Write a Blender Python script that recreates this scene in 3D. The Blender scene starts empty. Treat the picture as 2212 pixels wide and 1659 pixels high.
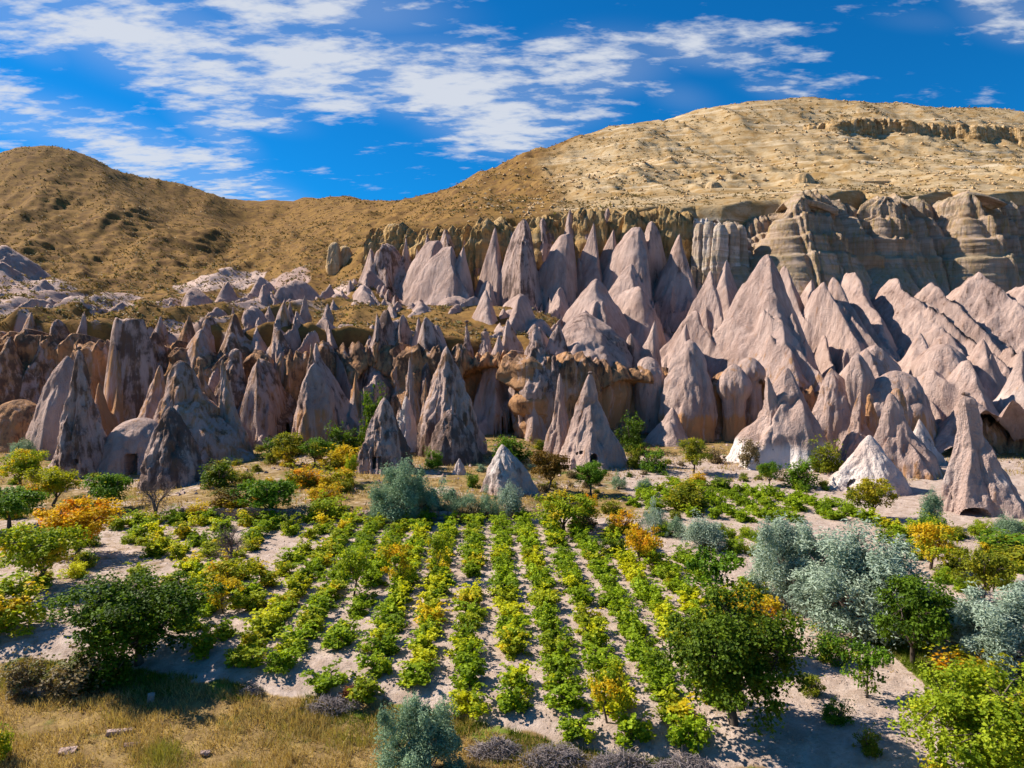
import bpy, math, random
import numpy as np
from math import radians as rad

SC = bpy.context.scene
COL = SC.collection

# ------------------------------------------------------------------ camera
CAM_H, F_PX, CX, CY, HOR = 13.0, 1533.4, 1106.0, 829.5, 773.6
PITCH = math.atan((CY - HOR) / F_PX)
cd = bpy.data.cameras.new('camera')
cd.sensor_width = 36.0
cd.lens = 36.0 * F_PX / 2212.0
cd.clip_start, cd.clip_end = 0.1, 9000.0
cam = bpy.data.objects.new('camera', cd)
COL.objects.link(cam)
cam.location = (0, 0, CAM_H)
cam.rotation_euler = (math.pi / 2 - PITCH, 0, 0)
SC.camera = cam

# ------------------------------------------------------------------ light
SUN_EL, SUN_AZ = rad(42), math.atan2(-0.94, 0.36)      # azimuth from +Y towards +X: sun stands left and behind the cliffs
sun_dir = (math.cos(SUN_EL) * math.sin(SUN_AZ), math.cos(SUN_EL) * math.cos(SUN_AZ), math.sin(SUN_EL))
sd = bpy.data.lights.new('sun', 'SUN')
sd.energy, sd.angle, sd.color = 5.0, rad(0.55), (1.0, 0.93, 0.82)
sun = bpy.data.objects.new('sun', sd)
COL.objects.link(sun)
sun.location = (-60, 40, 90)
from mathutils import Vector
sun.rotation_euler = Vector(sun_dir).to_track_quat('Z', 'Y').to_euler()

SC.view_settings.view_transform = 'Standard'
SC.view_settings.look = 'None'
SC.view_settings.exposure = 0.82
SC.view_settings.gamma = 1.0
SC.view_settings.use_curve_mapping = False
SC.cycles.max_bounces = 4
SC.cycles.transparent_max_bounces = 8
SC.cycles.use_adaptive_sampling = True
SC.cycles.adaptive_threshold = 0.02
try:
    SC.cycles.use_denoising = True
    SC.cycles.denoiser = 'OPENIMAGEDENOISE'
except Exception:
    pass

def ray(xd, yd):
    a, b = (xd - CX) / F_PX, (CY - yd) / F_PX
    c, s = math.cos(PITCH), math.sin(PITCH)
    return np.array([a, c + b * s, -s + b * c])

def P(xd, yd, Y):
    """the point at depth Y seen in the direction (xd, yd) of a 2212 x 1659 frame"""
    d = ray(xd, yd)
    return np.array([0, 0, CAM_H]) + d * (Y / d[1])

# ------------------------------------------------------------------ world: sky and thin clouds
world = bpy.data.worlds.new('World')
SC.world = world
world.use_nodes = True
nt = world.node_tree
nt.nodes.clear()
class N:
    """tiny node helper"""
    def __init__(self, tree): self.t = tree
    def __call__(self, typ, ins=None, **props):
        n = self.t.nodes.new(typ)
        for k, v in props.items(): setattr(n, k, v)
        for k, v in (ins or {}).items():
            s = n.inputs[k]
            if isinstance(v, bpy.types.NodeSocket): self.t.links.new(v, s)
            else: s.default_value = v
        return n
    def math(self, op, a, b=0.0, c=0.0, clamp=False):
        n = self('ShaderNodeMath', {0: a, 1: b, 2: c}, operation=op, use_clamp=clamp)
        return n.outputs[0]
    def vec(self, op, a, b=(0, 0, 0)):
        n = self('ShaderNodeVectorMath', {0: a, 1: b}, operation=op)
        return n.outputs['Value'] if op in ('DOT_PRODUCT', 'LENGTH') else n.outputs[0]
    def noise(self, v, scale, detail=4, rough=0.55, dist=0.0, out='Fac', dims='3D'):
        n = self('ShaderNodeTexNoise', noise_dimensions=dims, ins={'Vector': v, 'Scale': scale, 'Detail': detail, 'Roughness': rough, 'Distortion': dist})
        return n.outputs[out]
    def ramp(self, x, lo, hi, a=0.0, b=1.0, smooth=True):
        n = self('ShaderNodeMapRange', {'Value': x, 'From Min': lo, 'From Max': hi, 'To Min': a, 'To Max': b})
        n.interpolation_type = 'SMOOTHSTEP' if smooth else 'LINEAR'
        return n.outputs[0]
    def mix(self, f, a, b, mode='MIX'):
        n = self('ShaderNodeMix', data_type='RGBA', blend_type=mode)
        for s, v in ((n.inputs[0], f), (n.inputs[6], a), (n.inputs[7], b)):
            if isinstance(v, bpy.types.NodeSocket): self.t.links.new(v, s)
            else: s.default_value = v if not (isinstance(v, tuple) and len(v) == 3) else (*v, 1)
        return n.outputs[2]
    def mapping(self, v, scale=(1, 1, 1), loc=(0, 0, 0), rot=(0, 0, 0)):
        return self('ShaderNodeMapping', {'Vector': v, 'Scale': scale, 'Location': loc, 'Rotation': rot}).outputs[0]
    def attr(self, name):
        return self('ShaderNodeAttribute', attribute_name=name).outputs['Fac']

W = N(nt)
SKY_TINT, CLOUD_COL, SKY_STR = (0.06, 1.12, 1.95), (10.6, 11.1, 12.0), 0.039
tc = W('ShaderNodeTexCoord').outputs['Generated']
sky = W('ShaderNodeTexSky', sky_type='NISHITA', sun_disc=False, sun_elevation=SUN_EL, sun_rotation=SUN_AZ,
        altitude=1200.0, air_density=1.0, dust_density=0.2, ozone_density=2.0).outputs[0]
sky = W.mix(1.0, sky, SKY_TINT, 'MULTIPLY')
sep = W('ShaderNodeSeparateXYZ', {0: tc})
zc = W.math('ADD', W.math('MAXIMUM', sep.outputs[2], 0.0), 0.14)
q = W('ShaderNodeCombineXYZ', {0: W.math('DIVIDE', sep.outputs[0], zc), 1: W.math('DIVIDE', sep.outputs[1], zc), 2: 0.0}).outputs[0]
def qof(xd, yd):
    d = ray(xd, yd); d = d / np.linalg.norm(d); z = max(d[2], 0) + 0.14
    return np.array([d[0] / z, d[1] / z])
CLOUDS = [  # centre, half-length vector, half-width vector (frame units), weight
    ((370, 110), (300, 130), (-70, 85), 1.25), ((80, 40), (230, 40), (-15, 60), 1.0), ((690, 15), (330, 30), (0, 75), 1.05), ((100, 110), (110, 15), (10, 50), 0.6), ((560, 60), (120, 30), (0, 60), 0.9),
    ((700, 150), (290, 60), (-40, 85), 1.2), ((980, 190), (300, 60), (-40, 85), 1.25), ((1080, 275), (190, 60), (-50, 60), 1.15), ((1270, 150), (210, -30), (30, 75), 1.05), ((1500, 110), (200, 25), (-10, 50), 0.85),
    ((330, 345), (330, 110), (-40, 55), 1.05), ((80, 260), (230, 50), (-20, 60), 1.0), ((470, 290), (110, 50), (10, 55), 0.85), ((1690, 195), (120, 20), (0, 38), 0.6), ((520, 400), (200, 60), (-10, 35), 0.9),
    ((2180, 35), (140, 30), (0, 75), 0.85), ((1470, 210), (110, 20), (0, 45), 0.55), ((1990, 45), (160, 10), (0, 40), 0.42), ((500, 235), (180, 50), (-20, 40), 0.9), ((1200, 230), (160, 10), (0, 70), 0.8)]
cov = None
for (c, a, b, w) in CLOUDS:
    qc = qof(*c)
    ta, tb = qof(c[0] + a[0], c[1] + a[1]) - qc, qof(c[0] + b[0], c[1] + b[1]) - qc
    M = np.linalg.inv(np.array([ta, tb]).T)
    dq = W.vec('SUBTRACT', q, (qc[0], qc[1], 0))
    u = W.vec('DOT_PRODUCT', dq, (M[0, 0], M[0, 1], 0)); v = W.vec('DOT_PRODUCT', dq, (M[1, 0], M[1, 1], 0))
    r2 = W.math('MULTIPLY_ADD', u, u, W.math('MULTIPLY', v, v))
    g = W.math('MULTIPLY', W.math('EXPONENT', W.math('MULTIPLY', r2, -1.1)), w)
    cov = g if cov is None else W.math('MAXIMUM', cov, g)
wide = W.noise(q, 0.55, 1, 0.5, dims='2D')                                  # the same broken cover over the rest of the sky
ahead = W.ramp(sep.outputs[1], 0.35, 0.75)
cov = W.math('MAXIMUM', cov, W.math('MULTIPLY', W.ramp(wide, 0.48, 0.8), W.math('SUBTRACT', 1.0, W.math('MULTIPLY', ahead, 0.85))))
qs = W.mapping(q, scale=(0.9, 1.9, 1.0), rot=(0, 0, rad(24)))
f1 = W.noise(qs, 3.2, 6, 0.62, 0.0, dims='2D')
f2 = W.noise(qs, 10.0, 4, 0.6, 0.0, dims='2D')
fb = W.math('ADD', W.math('MULTIPLY', f1, 0.62), W.math('MULTIPLY', f2, 0.38))
alpha = W.ramp(W.math('ADD', W.math('MULTIPLY', cov, 0.58), W.math('MULTIPLY', W.math('SUBTRACT', fb, 0.5), 2.7)), 0.18, 0.80)
alpha = W.math('MULTIPLY', alpha, 0.90)
veil = W.math('MULTIPLY', W.ramp(cov, 0.15, 1.0), 0.16)
alpha = W.math('MAXIMUM', alpha, veil)
skyc = W.mix(alpha, sky, CLOUD_COL)
bg = W('ShaderNodeBackground', {'Color': skyc, 'Strength': SKY_STR})
nt.links.new(bg.outputs[0], W('ShaderNodeOutputWorld').inputs[0])

# ------------------------------------------------------------------ numpy noise
_rng = np.random.default_rng(7)
_perm = np.tile(_rng.permutation(256), 3).astype(np.int64)
_grad = _rng.normal(size=(256, 3)); _grad /= np.linalg.norm(_grad, axis=1)[:, None]

_gx, _gy, _gz = [np.ascontiguousarray(_grad[:, k], np.float32) for k in range(3)]
_perm = _perm.astype(np.int32)
def pnoise(p):
    p = np.asarray(p)
    x, y, z = [np.ascontiguousarray(p[:, k], np.float64) for k in range(3)]
    ix, iy, iz = np.floor(x), np.floor(y), np.floor(z)
    x, y, z = (x - ix).astype(np.float32), (y - iy).astype(np.float32), (z - iz).astype(np.float32)
    ix, iy, iz = ix.astype(np.int32) & 255, iy.astype(np.int32) & 255, iz.astype(np.int32) & 255
    u, v, w = x * x * x * (x * (x * 6 - 15) + 10), y * y * y * (y * (y * 6 - 15) + 10), z * z * z * (z * (z * 6 - 15) + 10)
    out = []
    for dx in (0, 1):
        a = _perm[ix + dx] + iy
        for dy in (0, 1):
            b = _perm[a + dy] + iz
            g0, g1 = _perm[b], _perm[b + 1]
            xx, yy = x - dx, y - dy
            n0 = _gx[g0] * xx + _gy[g0] * yy + _gz[g0] * z
            n1 = _gx[g1] * xx + _gy[g1] * yy + _gz[g1] * (z - 1)
            out.append(n0 + w * (n1 - n0))
    a = out[0] + v * (out[1] - out[0]); b = out[2] + v * (out[3] - out[2])
    return (a + u * (b - a)).astype(np.float64) * 1.6

def fbm(p, oct=4, gain=0.5, lac=2.03, ridged=False):
    p = np.asarray(p, float); out = np.zeros(p.shape[0]); a = 1.0; tot = 0
    for k in range(oct):
        n = pnoise(p + 17.3 * k)
        out += a * ((1 - 2 * np.abs(n)) if ridged else n)
        tot += a; a *= gain; p = p * lac
    return out / tot

def unit(v): return v / (np.linalg.norm(v, axis=-1, keepdims=True) + 1e-9)

def sstep(a, b, x):
    t = np.clip((x - a) / (b - a), 0, 1)
    return t * t * (3 - 2 * t)

# ------------------------------------------------------------------ mesh helpers
def mesh_np(name, verts, faces, attrs=None, smooth=True):
    """faces: (n,3) or (n,4) int array (or list of such arrays)"""
    me = bpy.data.meshes.new(name)
    fl = faces if isinstance(faces, list) else [faces]
    fl = [np.asarray(f, np.int32) for f in fl if len(f)]
    verts = np.ascontiguousarray(verts, np.float32)
    me.vertices.add(len(verts)); me.vertices.foreach_set('co', verts.ravel())
    nl = sum(f.size for f in fl); npoly = sum(len(f) for f in fl)
    me.loops.add(nl); me.polygons.add(npoly)
    me.loops.foreach_set('vertex_index', np.concatenate([f.ravel() for f in fl]))
    tot = np.concatenate([np.full(len(f), f.shape[1], np.int32) for f in fl])
    me.polygons.foreach_set('loop_start', np.concatenate([[0], np.cumsum(tot)[:-1]]).astype(np.int32))
    me.polygons.foreach_set('loop_total', tot)
    me.polygons.foreach_set('use_smooth', np.full(npoly, smooth))
    for k, v in (attrs or {}).items():
        a = me.attributes.new(k, 'FLOAT', 'POINT'); a.data.foreach_set('value', np.ascontiguousarray(v, np.float32))
    me.update(calc_edges=True)
    me.validate(clean_customdata=False)
    return me

def grid_faces(nr, nc, wrap=False):
    r = np.arange(nr - 1)[:, None]; c = np.arange(nc if wrap else nc - 1)[None, :]
    c2 = (c + 1) % nc
    return np.stack([r * nc + c, r * nc + c2, (r + 1) * nc + c2, (r + 1) * nc + c], -1).reshape(-1, 4)

def obj(name, me, mat=None, parent=None, loc=None):
    o = bpy.data.objects.new(name, me)
    COL.objects.link(o)
    if me is not None and mat is not None and len(me.materials) == 0: me.materials.append(mat)
    if parent is not None: o.parent = parent
    if loc is not None: o.location = [float(v) for v in loc]
    return o

def tag(o, label=None, cat=None, group=None, kind=None):
    if label: o['label'] = label
    if cat: o['category'] = cat
    if group: o['group'] = group
    if kind: o['kind'] = kind
    return o

def new_mat(name):
    m = bpy.data.materials.new(name); m.use_nodes = True
    m.node_tree.nodes.clear()
    return m, N(m.node_tree)

def finish(m, n, col, rough=0.9, bump=None, bstr=0.5, bdist=0.1, spec=0.2):
    pr = n('ShaderNodeBsdfPrincipled', {'Base Color': col, 'Roughness': rough, 'Specular IOR Level': spec})
    if bump is not None:
        b = n('ShaderNodeBump', {'Height': bump, 'Strength': bstr, 'Distance': bdist})
        m.node_tree.links.new(b.outputs[0], pr.inputs['Normal'])
    m.node_tree.links.new(pr.outputs[0], n('ShaderNodeOutputMaterial').inputs[0])
    return m
# ------------------------------------------------------------------ materials: rock, hills, soil
def rock_material(name, pale, mid, dark, orange, white, strata=0.0, bstr=0.95):
    m, n = new_mat(name)
    pos = n('ShaderNodeNewGeometry').outputs['Position']
    big = n.noise(pos, 0.16, 3, 0.6)
    med = n.noise(pos, 0.85, 6, 0.66)
    fine = n.noise(pos, 4.5, 4, 0.7)
    streak = n.noise(n.mapping(pos, scale=(1.3, 1.3, 0.10)), 1.0, 5, 0.66)
    col = n.mix(n.ramp(n.math('ADD', n.math('MULTIPLY', big, 0.55), n.math('MULTIPLY', streak, 0.45)), 0.36, 0.62), pale, mid)
    col = n.mix(n.math('MULTIPLY', n.ramp(fine, 0.45, 0.75), 0.25), col, pale)
    # orange staining
    o = n.ramp(n.math('ADD', n.attr('orange'), n.math('MULTIPLY', n.math('SUBTRACT', streak, 0.5), 1.6)), 0.26, 0.56)
    col = n.mix(n.math('MULTIPLY', o, 0.85), col, orange)
    # white tuff
    w = n.ramp(n.math('ADD', n.attr('white'), n.math('MULTIPLY', n.math('SUBTRACT', big, 0.5), 0.9)), 0.35, 0.75)
    col = n.mix(w, col, white)
    if strata > 0:
        sp = n('ShaderNodeSeparateXYZ', {0: pos})
        zz = n('ShaderNodeCombineXYZ', {0: n.math('MULTIPLY', sp.outputs[0], 0.02), 1: n.math('MULTIPLY', sp.outputs[1], 0.02),
                                        2: n.math('ADD', sp.outputs[2], n.math('MULTIPLY', big, 1.2))}).outputs[0]
        st = n.noise(zz, 1.5, 4, 0.7)
        st = n.math('MULTIPLY', n.ramp(st, 0.42, 0.68), n.attr('strata'))
        col = n.mix(n.math('MULTIPLY', st, 0.6 * strata), col, (0.28, 0.18, 0.09, 1))
        st2 = n.math('MULTIPLY', n.ramp(n.noise(zz, 0.43, 3, 0.6), 0.5, 0.62), n.attr('strata'))
        col = n.mix(n.math('MULTIPLY', st2, 0.4 * strata), col, (0.40, 0.33, 0.20, 1))
    # dark weathered crust in patches and streaks
    dk = n.math('ADD', n.math('MULTIPLY', n.math('SUBTRACT', med, 0.5), 0.9), n.math('ADD', n.math('MULTIPLY', n.math('SUBTRACT', streak, 0.5), 1.3), n.math('MULTIPLY', n.math('SUBTRACT', big, 0.5), 1.0)))
    d = n.ramp(n.math('ADD', n.attr('dark'), dk), 0.38, 0.66)
    col = n.mix(n.math('MULTIPLY', d, 0.8), col, dark)
    # fine pits and speckle
    vor = n('ShaderNodeTexVoronoi', {'Vector': n.mapping(pos, scale=(1, 1, 0.8)), 'Scale': 0.95, 'Randomness': 1.0}).outputs['Distance']
    pit = n.math('MULTIPLY', n.ramp(vor, 0.10, 0.02), n.ramp(n.noise(pos, 0.4, 2), 0.5, 0.6))
    col = n.mix(n.math('MULTIPLY', pit, 0.75), col, dark)
    h = n.math('ADD', n.math('MULTIPLY', med, 0.25), n.math('MULTIPLY', fine, 0.5))
    h = n.math('ADD', h, n.math('MULTIPLY', streak, 1.1))
    h = n.math('SUBTRACT', h, n.math('MULTIPLY', pit, 0.25))
    return finish(m, n, col, 0.95, h, bstr, 0.55, 0.1)

C4 = lambda r, g, b: (r, g, b, 1)
ROCK = rock_material('tuff_rock', C4(0.55, 0.395, 0.33), C4(0.36, 0.242, 0.198), C4(0.098, 0.064, 0.052), C4(0.48, 0.24, 0.095), C4(0.80, 0.70, 0.635))
BAND = rock_material('banded_tuff', C4(0.52, 0.38, 0.285), C4(0.37, 0.25, 0.155), C4(0.15, 0.10, 0.07), C4(0.44, 0.29, 0.11), C4(0.74, 0.65, 0.58), strata=1.0)
CREAM = rock_material('cream_tuff', C4(0.66, 0.47, 0.28), C4(0.52, 0.33, 0.15), C4(0.20, 0.12, 0.06), C4(0.45, 0.27, 0.09), C4(0.74, 0.64, 0.50), strata=0.7)

def hill_material():
    m, n = new_mat('dry_hill')
    pos = n('ShaderNodeNewGeometry').outputs['Position']
    big = n.noise(pos, 0.03, 5, 0.6)
    med = n.noise(pos, 0.25, 7, 0.66, 0.4)
    fine = n.noise(n.mapping(pos, scale=(1, 0.6, 1.6)), 1.6, 7, 0.72)
    gold, brown, creamy, tan = C4(0.27, 0.15, 0.042), C4(0.14, 0.073, 0.028), C4(0.45, 0.33, 0.19), C4(0.34, 0.205, 0.08)
    grass = n.mix(n.ramp(med, 0.35, 0.65), gold, brown)
    cream = n.mix(n.ramp(med, 0.38, 0.66), creamy, tan)
    k = n.ramp(n.math('ADD', n.attr('cream'), n.math('MULTIPLY', n.math('SUBTRACT', big, 0.5), 0.8)), 0.3, 0.7)
    col = n.mix(k, grass, cream)
    sp = n('ShaderNodeSeparateXYZ', {0: pos})
    lay = n('ShaderNodeCombineXYZ', {0: n.math('MULTIPLY', sp.outputs[0], 0.018), 1: n.math('MULTIPLY', sp.outputs[1], 0.018), 2: n.math('ADD', n.math('MULTIPLY', sp.outputs[2], 0.55), n.math('MULTIPLY', med, 0.8))}).outputs[0]
    lines = n.noise(lay, 1.0, 4, 0.7)
    col = n.mix(n.math('MULTIPLY', n.ramp(lines, 0.52, 0.66), n.math('ADD', 0.30, n.math('MULTIPLY', k, 0.35))), col, C4(0.27, 0.16, 0.055))
    col = n.mix(n.math('MULTIPLY', n.ramp(lines, 0.46, 0.34), n.math('MULTIPLY', k, 0.6)), col, C4(0.68, 0.54, 0.37))
    rk = n.ramp(n.math('ADD', n.attr('bare'), n.math('MULTIPLY', n.math('SUBTRACT', med, 0.5), 0.5)), 0.36, 0.52)
    pink = n.mix(n.ramp(big, 0.4, 0.6), C4(0.50, 0.36, 0.295), C4(0.39, 0.262, 0.212))
    col = n.mix(rk, col, pink)
    # low scrub as dark speckle between the modelled tufts
    sc = n.math('MULTIPLY', n.ramp(fine, 0.54, 0.66), n.math('SUBTRACT', 1.0, n.math('MULTIPLY', rk, 0.85)))
    sc = n.math('MULTIPLY', sc, n.math('SUBTRACT', 0.9, n.math('MULTIPLY', k, 0.35)))
    col = n.mix(n.math('MULTIPLY', sc, 0.8), col, C4(0.11, 0.07, 0.028))
    h = n.math('ADD', n.math('MULTIPLY', med, 1.0), n.math('MULTIPLY', fine, 0.45))
    return finish(m, n, col, 0.95, h, 0.7, 0.5, 0.05)

def ground_material():
    m, n = new_mat('field_soil')
    pos = n('ShaderNodeNewGeometry').outputs['Position']
    big = n.noise(pos, 0.12, 4, 0.6)
    med = n.noise(pos, 1.3, 6, 0.65, 0.4)
    fine = n.noise(pos, 7.0, 6, 0.7)
    soil = n.mix(n.ramp(med, 0.3, 0.7), C4(0.50, 0.39, 0.325), C4(0.34, 0.245, 0.19))
    soil = n.mix(n.math('MULTIPLY', n.ramp(fine, 0.54, 0.7), 0.5), soil, C4(0.32, 0.23, 0.18))
    dry = n.mix(n.ramp(med, 0.34, 0.64), C4(0.34, 0.225, 0.085), C4(0.19, 0.12, 0.05))
    dry = n.mix(n.ramp(n.noise(pos, 0.5, 3), 0.55, 0.68), dry, C4(0.11, 0.13, 0.025))
    g = n.ramp(n.math('ADD', n.attr('grass'), n.math('MULTIPLY', n.math('SUBTRACT', med, 0.5), 0.8)), 0.36, 0.64)
    col = n.mix(g, soil, dry)
    gr = n.ramp(n.math('ADD', n.attr('green'), n.math('MULTIPLY', n.math('SUBTRACT', med, 0.5), 0.7)), 0.4, 0.62)
    col = n.mix(gr, col, C4(0.13, 0.17, 0.02))
    # litter, weeds and dry stalks
    lit = n.math('MULTIPLY', n.ramp(n.noise(n.mapping(pos, scale=(1, 2.2, 1)), 3.2, 6, 0.75), 0.55, 0.66), 0.7)
    col = n.mix(lit, col, C4(0.24, 0.16, 0.09))
    h = n.math('ADD', n.math('MULTIPLY', med, 0.6), n.math('MULTIPLY', fine, 0.4))
    return finish(m, n, col, 0.95, h, 0.9, 0.16, 0.08)
HILL, SOIL = hill_material(), ground_material()

# ------------------------------------------------------------------ terrain
def tps(pts):
    p = np.array(pts, float); s = 100.0
    X = p[:, :2] / s; n = len(p)
    d2 = ((X[:, None] - X[None]) ** 2).sum(-1)
    K = np.where(d2 > 0, d2 * np.log(d2 + 1e-12), 0) + np.eye(n) * 0.004
    Pm = np.c_[np.ones(n), X]
    A = np.block([[K, Pm], [Pm.T, np.zeros((3, 3))]])
    c = np.linalg.solve(A, np.r_[p[:, 2], 0, 0, 0])
    def ev(x, y):
        q = np.c_[x, y] / s; out = np.empty(len(q))
        for i in range(0, len(q), 40000):
            b = q[i:i + 40000]
            d = ((b[:, None] - X[None]) ** 2).sum(-1)
            out[i:i + 40000] = np.where(d > 0, d * np.log(d + 1e-12), 0) @ c[:n] + c[n] + b @ c[n + 1:]
        return out
    return ev

SKYLINE = [(-500, 470, 350), (-250, 400, 360), (0, 342, 370), (55, 324, 370), (110, 318, 370), (170, 331, 370), (215, 355, 372), (262, 380, 380), (350, 388, 415), (420, 406, 422), (480, 433, 430),
           (560, 433, 450), (640, 437, 455), (720, 446, 450), (800, 447, 420), (865, 441, 380), (930, 425, 340), (1000, 404, 330), (1060, 375, 328), (1130, 342, 328),
           (1250, 308, 332), (1400, 266, 338), (1550, 236, 342), (1700, 219, 346), (1830, 219, 346), (1950, 233, 344), (2080, 243, 342), (2212, 247, 338), (2500, 290, 325), (2800, 380, 300)]
COMMON = [(60, 430, 305), (200, 455, 295), (330, 490, 290), (-200, 520, 290), (100, 555, 225), (255, 530, 250), (400, 600, 205), (470, 560, 260), (530, 590, 215), (0, 600, 170), (-250, 620, 170), (130, 640, 150),
          (300, 648, 150), (440, 655, 150), (560, 545, 280), (600, 512, 340), (555, 478, 390), (700, 520, 280), (760, 505, 265), (640, 575, 215), (700, 590, 190), (600, 620, 165), (770, 555, 200),
          (0, 690, 114), (-300, 690, 114), (150, 685, 116), (300, 690, 116), (450, 700, 116), (560, 705, 114), (680, 690, 122)]
MID = [(700, 640, 150), (790, 615, 168), (850, 705, 122), (850, 738, 108), (1000, 742, 108), (1000, 690, 126), (930, 660, 142), (1050, 658, 142), (1100, 765, 108), (1150, 668, 142), (1230, 775, 108),
       (1250, 740, 118), (1250, 690, 140), (1350, 790, 112), (1350, 700, 140), (1450, 820, 112), (1450, 730, 135), (860, 625, 166), (950, 645, 162), (1050, 650, 160), (1200, 650, 160), (1350, 645, 160), (1500, 650, 157),
       (850, 590, 176), (1050, 610, 176), (1300, 600, 176), (1550, 600, 172)]
for _x in (1550, 1700, 1850, 2000, 2200, 2500, 2800):
    MID += [(_x, 895 if _x > 1900 else 885, 101), (_x, 815, 118), (_x, 715, 143), (_x, 622, 166)]
UP = [(820, 492, 192), (900, 500, 187), (1000, 487, 184), (1100, 480, 182), (1250, 466, 180), (1400, 452, 180), (1500, 452, 178), (1600, 442, 178), (1690, 430, 182), (1760, 405, 186), (1900, 418, 186), (2050, 415, 188),
      (2212, 415, 186), (2500, 430, 186), (900, 470, 230), (1000, 445, 235), (1150, 420, 240), (1200, 385, 262), (1350, 350, 265), (1400, 390, 225), (1600, 385, 225), (1620, 320, 270), (1800, 385, 222), (1720, 300, 280), (1800, 322, 266),
      (1980, 375, 232), (1900, 345, 258), (2000, 358, 250), (2100, 366, 246), (2100, 385, 228), (2212, 392, 226), (2212, 360, 250), (2320, 360, 252), (1780, 268, 302), (1900, 260, 304), (2050, 267, 302), (2180, 274, 300), (2320, 290, 298)]
w3 = lambda L: [tuple(P(*p)) for p in L]
def back(L):
    o = []
    for x, y, z in w3(L):
        o.append((x * 1.2, y * 1.22, z - 22)); o.append((x * 1.6, y * 1.65, z - 60))
    return o
base_pts = w3(SKYLINE) + back(SKYLINE) + w3(COMMON)
T_mid, T_up = tps(base_pts + w3(MID)), tps(base_pts + w3(UP) + w3([(850, 560, 172), (780, 560, 172)]))

# the front cliff (rim 1) and the upper cliff (rim 2): frame x, depth, top, foot
WALL1 = [(-420, 112, 700, 975), (-150, 110, 700, 968), (60, 108, 725, 962), (200, 105, 735, 955), (330, 107, 745, 952), (450, 105, 765, 952), (560, 103, 775, 952), (640, 104, 765, 955), (720, 105, 748, 955), (765, 106, 746, 955),
         (830, 107, 750, 952), (900, 103, 752, 952), (1000, 105, 757, 952), (1100, 104, 768, 952), (1150, 100, 770, 952), (1230, 102, 770, 950), (1330, 104, 790, 950), (1400, 108, 800, 950), (1470, 106, 800, 950),
         (1540, 104, 815, 948), (1620, 104, 828, 948), (1690, 103, 828, 948), (1750, 102, 840, 952), (1850, 100, 850, 962), (2000, 97, 880, 985), (2200, 90, 930, 1015), (2420, 86, 930, 1025), (2700, 86, 930, 1025)]
WALL2 = [(800, 186, 494, 590), (850, 184, 486, 600), (905, 182, 496, 610), (960, 180, 494, 620), (1010, 178, 488, 630), (1060, 176, 474, 630), (1110, 179, 482, 630), (1160, 176, 473, 635), (1210, 179, 470, 635), (1262, 173, 455, 635), (1310, 177, 462, 635),
         (1360, 173, 456, 635), (1420, 176, 448, 635), (1470, 173, 456, 635), (1500, 175, 462, 645)]
WALL3 = [(1496, 174, 470, 600), (1560, 172, 476, 602), (1618, 175, 474, 602), (1682, 175, 450, 602), (1700, 170, 432, 600), (1742, 170, 412, 600), (1790, 172, 414, 600), (1826, 177, 436, 600), (1856, 182, 446, 602), (1874, 178, 436, 606), (1900, 174, 424, 606), (1945, 175, 424, 606),
         (1990, 178, 430, 604), (2046, 184, 436, 602), (2068, 178, 426, 606), (2092, 173, 418, 606), (2128, 175, 420, 606), (2170, 179, 430, 606), (2240, 184, 436, 606), (2330, 174, 432, 606), (2420, 178, 432, 606), (2560, 174, 432, 606)]
ux = lambda xd: (xd - CX) / F_PX
_r1 = np.array([(ux(a[0]), a[1] + 3.0) for a in WALL1]).T
_r2 = np.array([(ux(a[0]), a[1] + 2.0) for a in WALL2 + WALL3]).T

def ground_z(x, y):
    z = 0.035 * np.clip(y - 58, 0, 60)
    z = z - 1.0 * sstep(30.5, 26.0, y - np.interp(x, BORD_X, BORD_Y) + 28) * 0.9
    q = np.c_[x, y, 0 * x]
    z = z + 0.22 * fbm(q * 0.09, 3) * sstep(8, 40, y)
    # the bank above the far field edge
    bank = sstep(57.2, 58.4, y + 0.8 * pnoise(q * 0.15)) * sstep(5, 1, x) * sstep(-34, -28, x)
    return z + 0.75 * bank

# near edge of the field: frame points on the ground -> world
def on_plane(xd, yd, z=0.0):
    d = ray(xd, yd); t = (z - CAM_H) / d[2]
    return np.array([d[0] * t, d[1] * t, z])
_b = [on_plane(*p) for p in [(-300, 1400), (0, 1398), (150, 1405), (350, 1432), (600, 1468), (850, 1492), (1000, 1520), (1200, 1572), (1400, 1604), (1600, 1625), (1800, 1660), (2100, 1740), (2600, 1800)]]
BORD_X = np.array([p[0] for p in _b]); BORD_Y = np.array([p[1] for p in _b])

def ground_at(xd, yd):
    Y = 60.0
    for _ in range(25):
        p = P(xd, yd, Y)
        z = float(ground_z(np.array([p[0]]), np.array([Y]))[0])
        d = ray(xd, yd)
        Y = 0.5 * Y + 0.5 * max(6, min(140, (z - CAM_H) * d[1] / min(d[2], -1e-4)))
    p = P(xd, yd, Y)
    return np.array([p[0], Y, float(ground_z(np.array([p[0]]), np.array([Y]))[0])])

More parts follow.
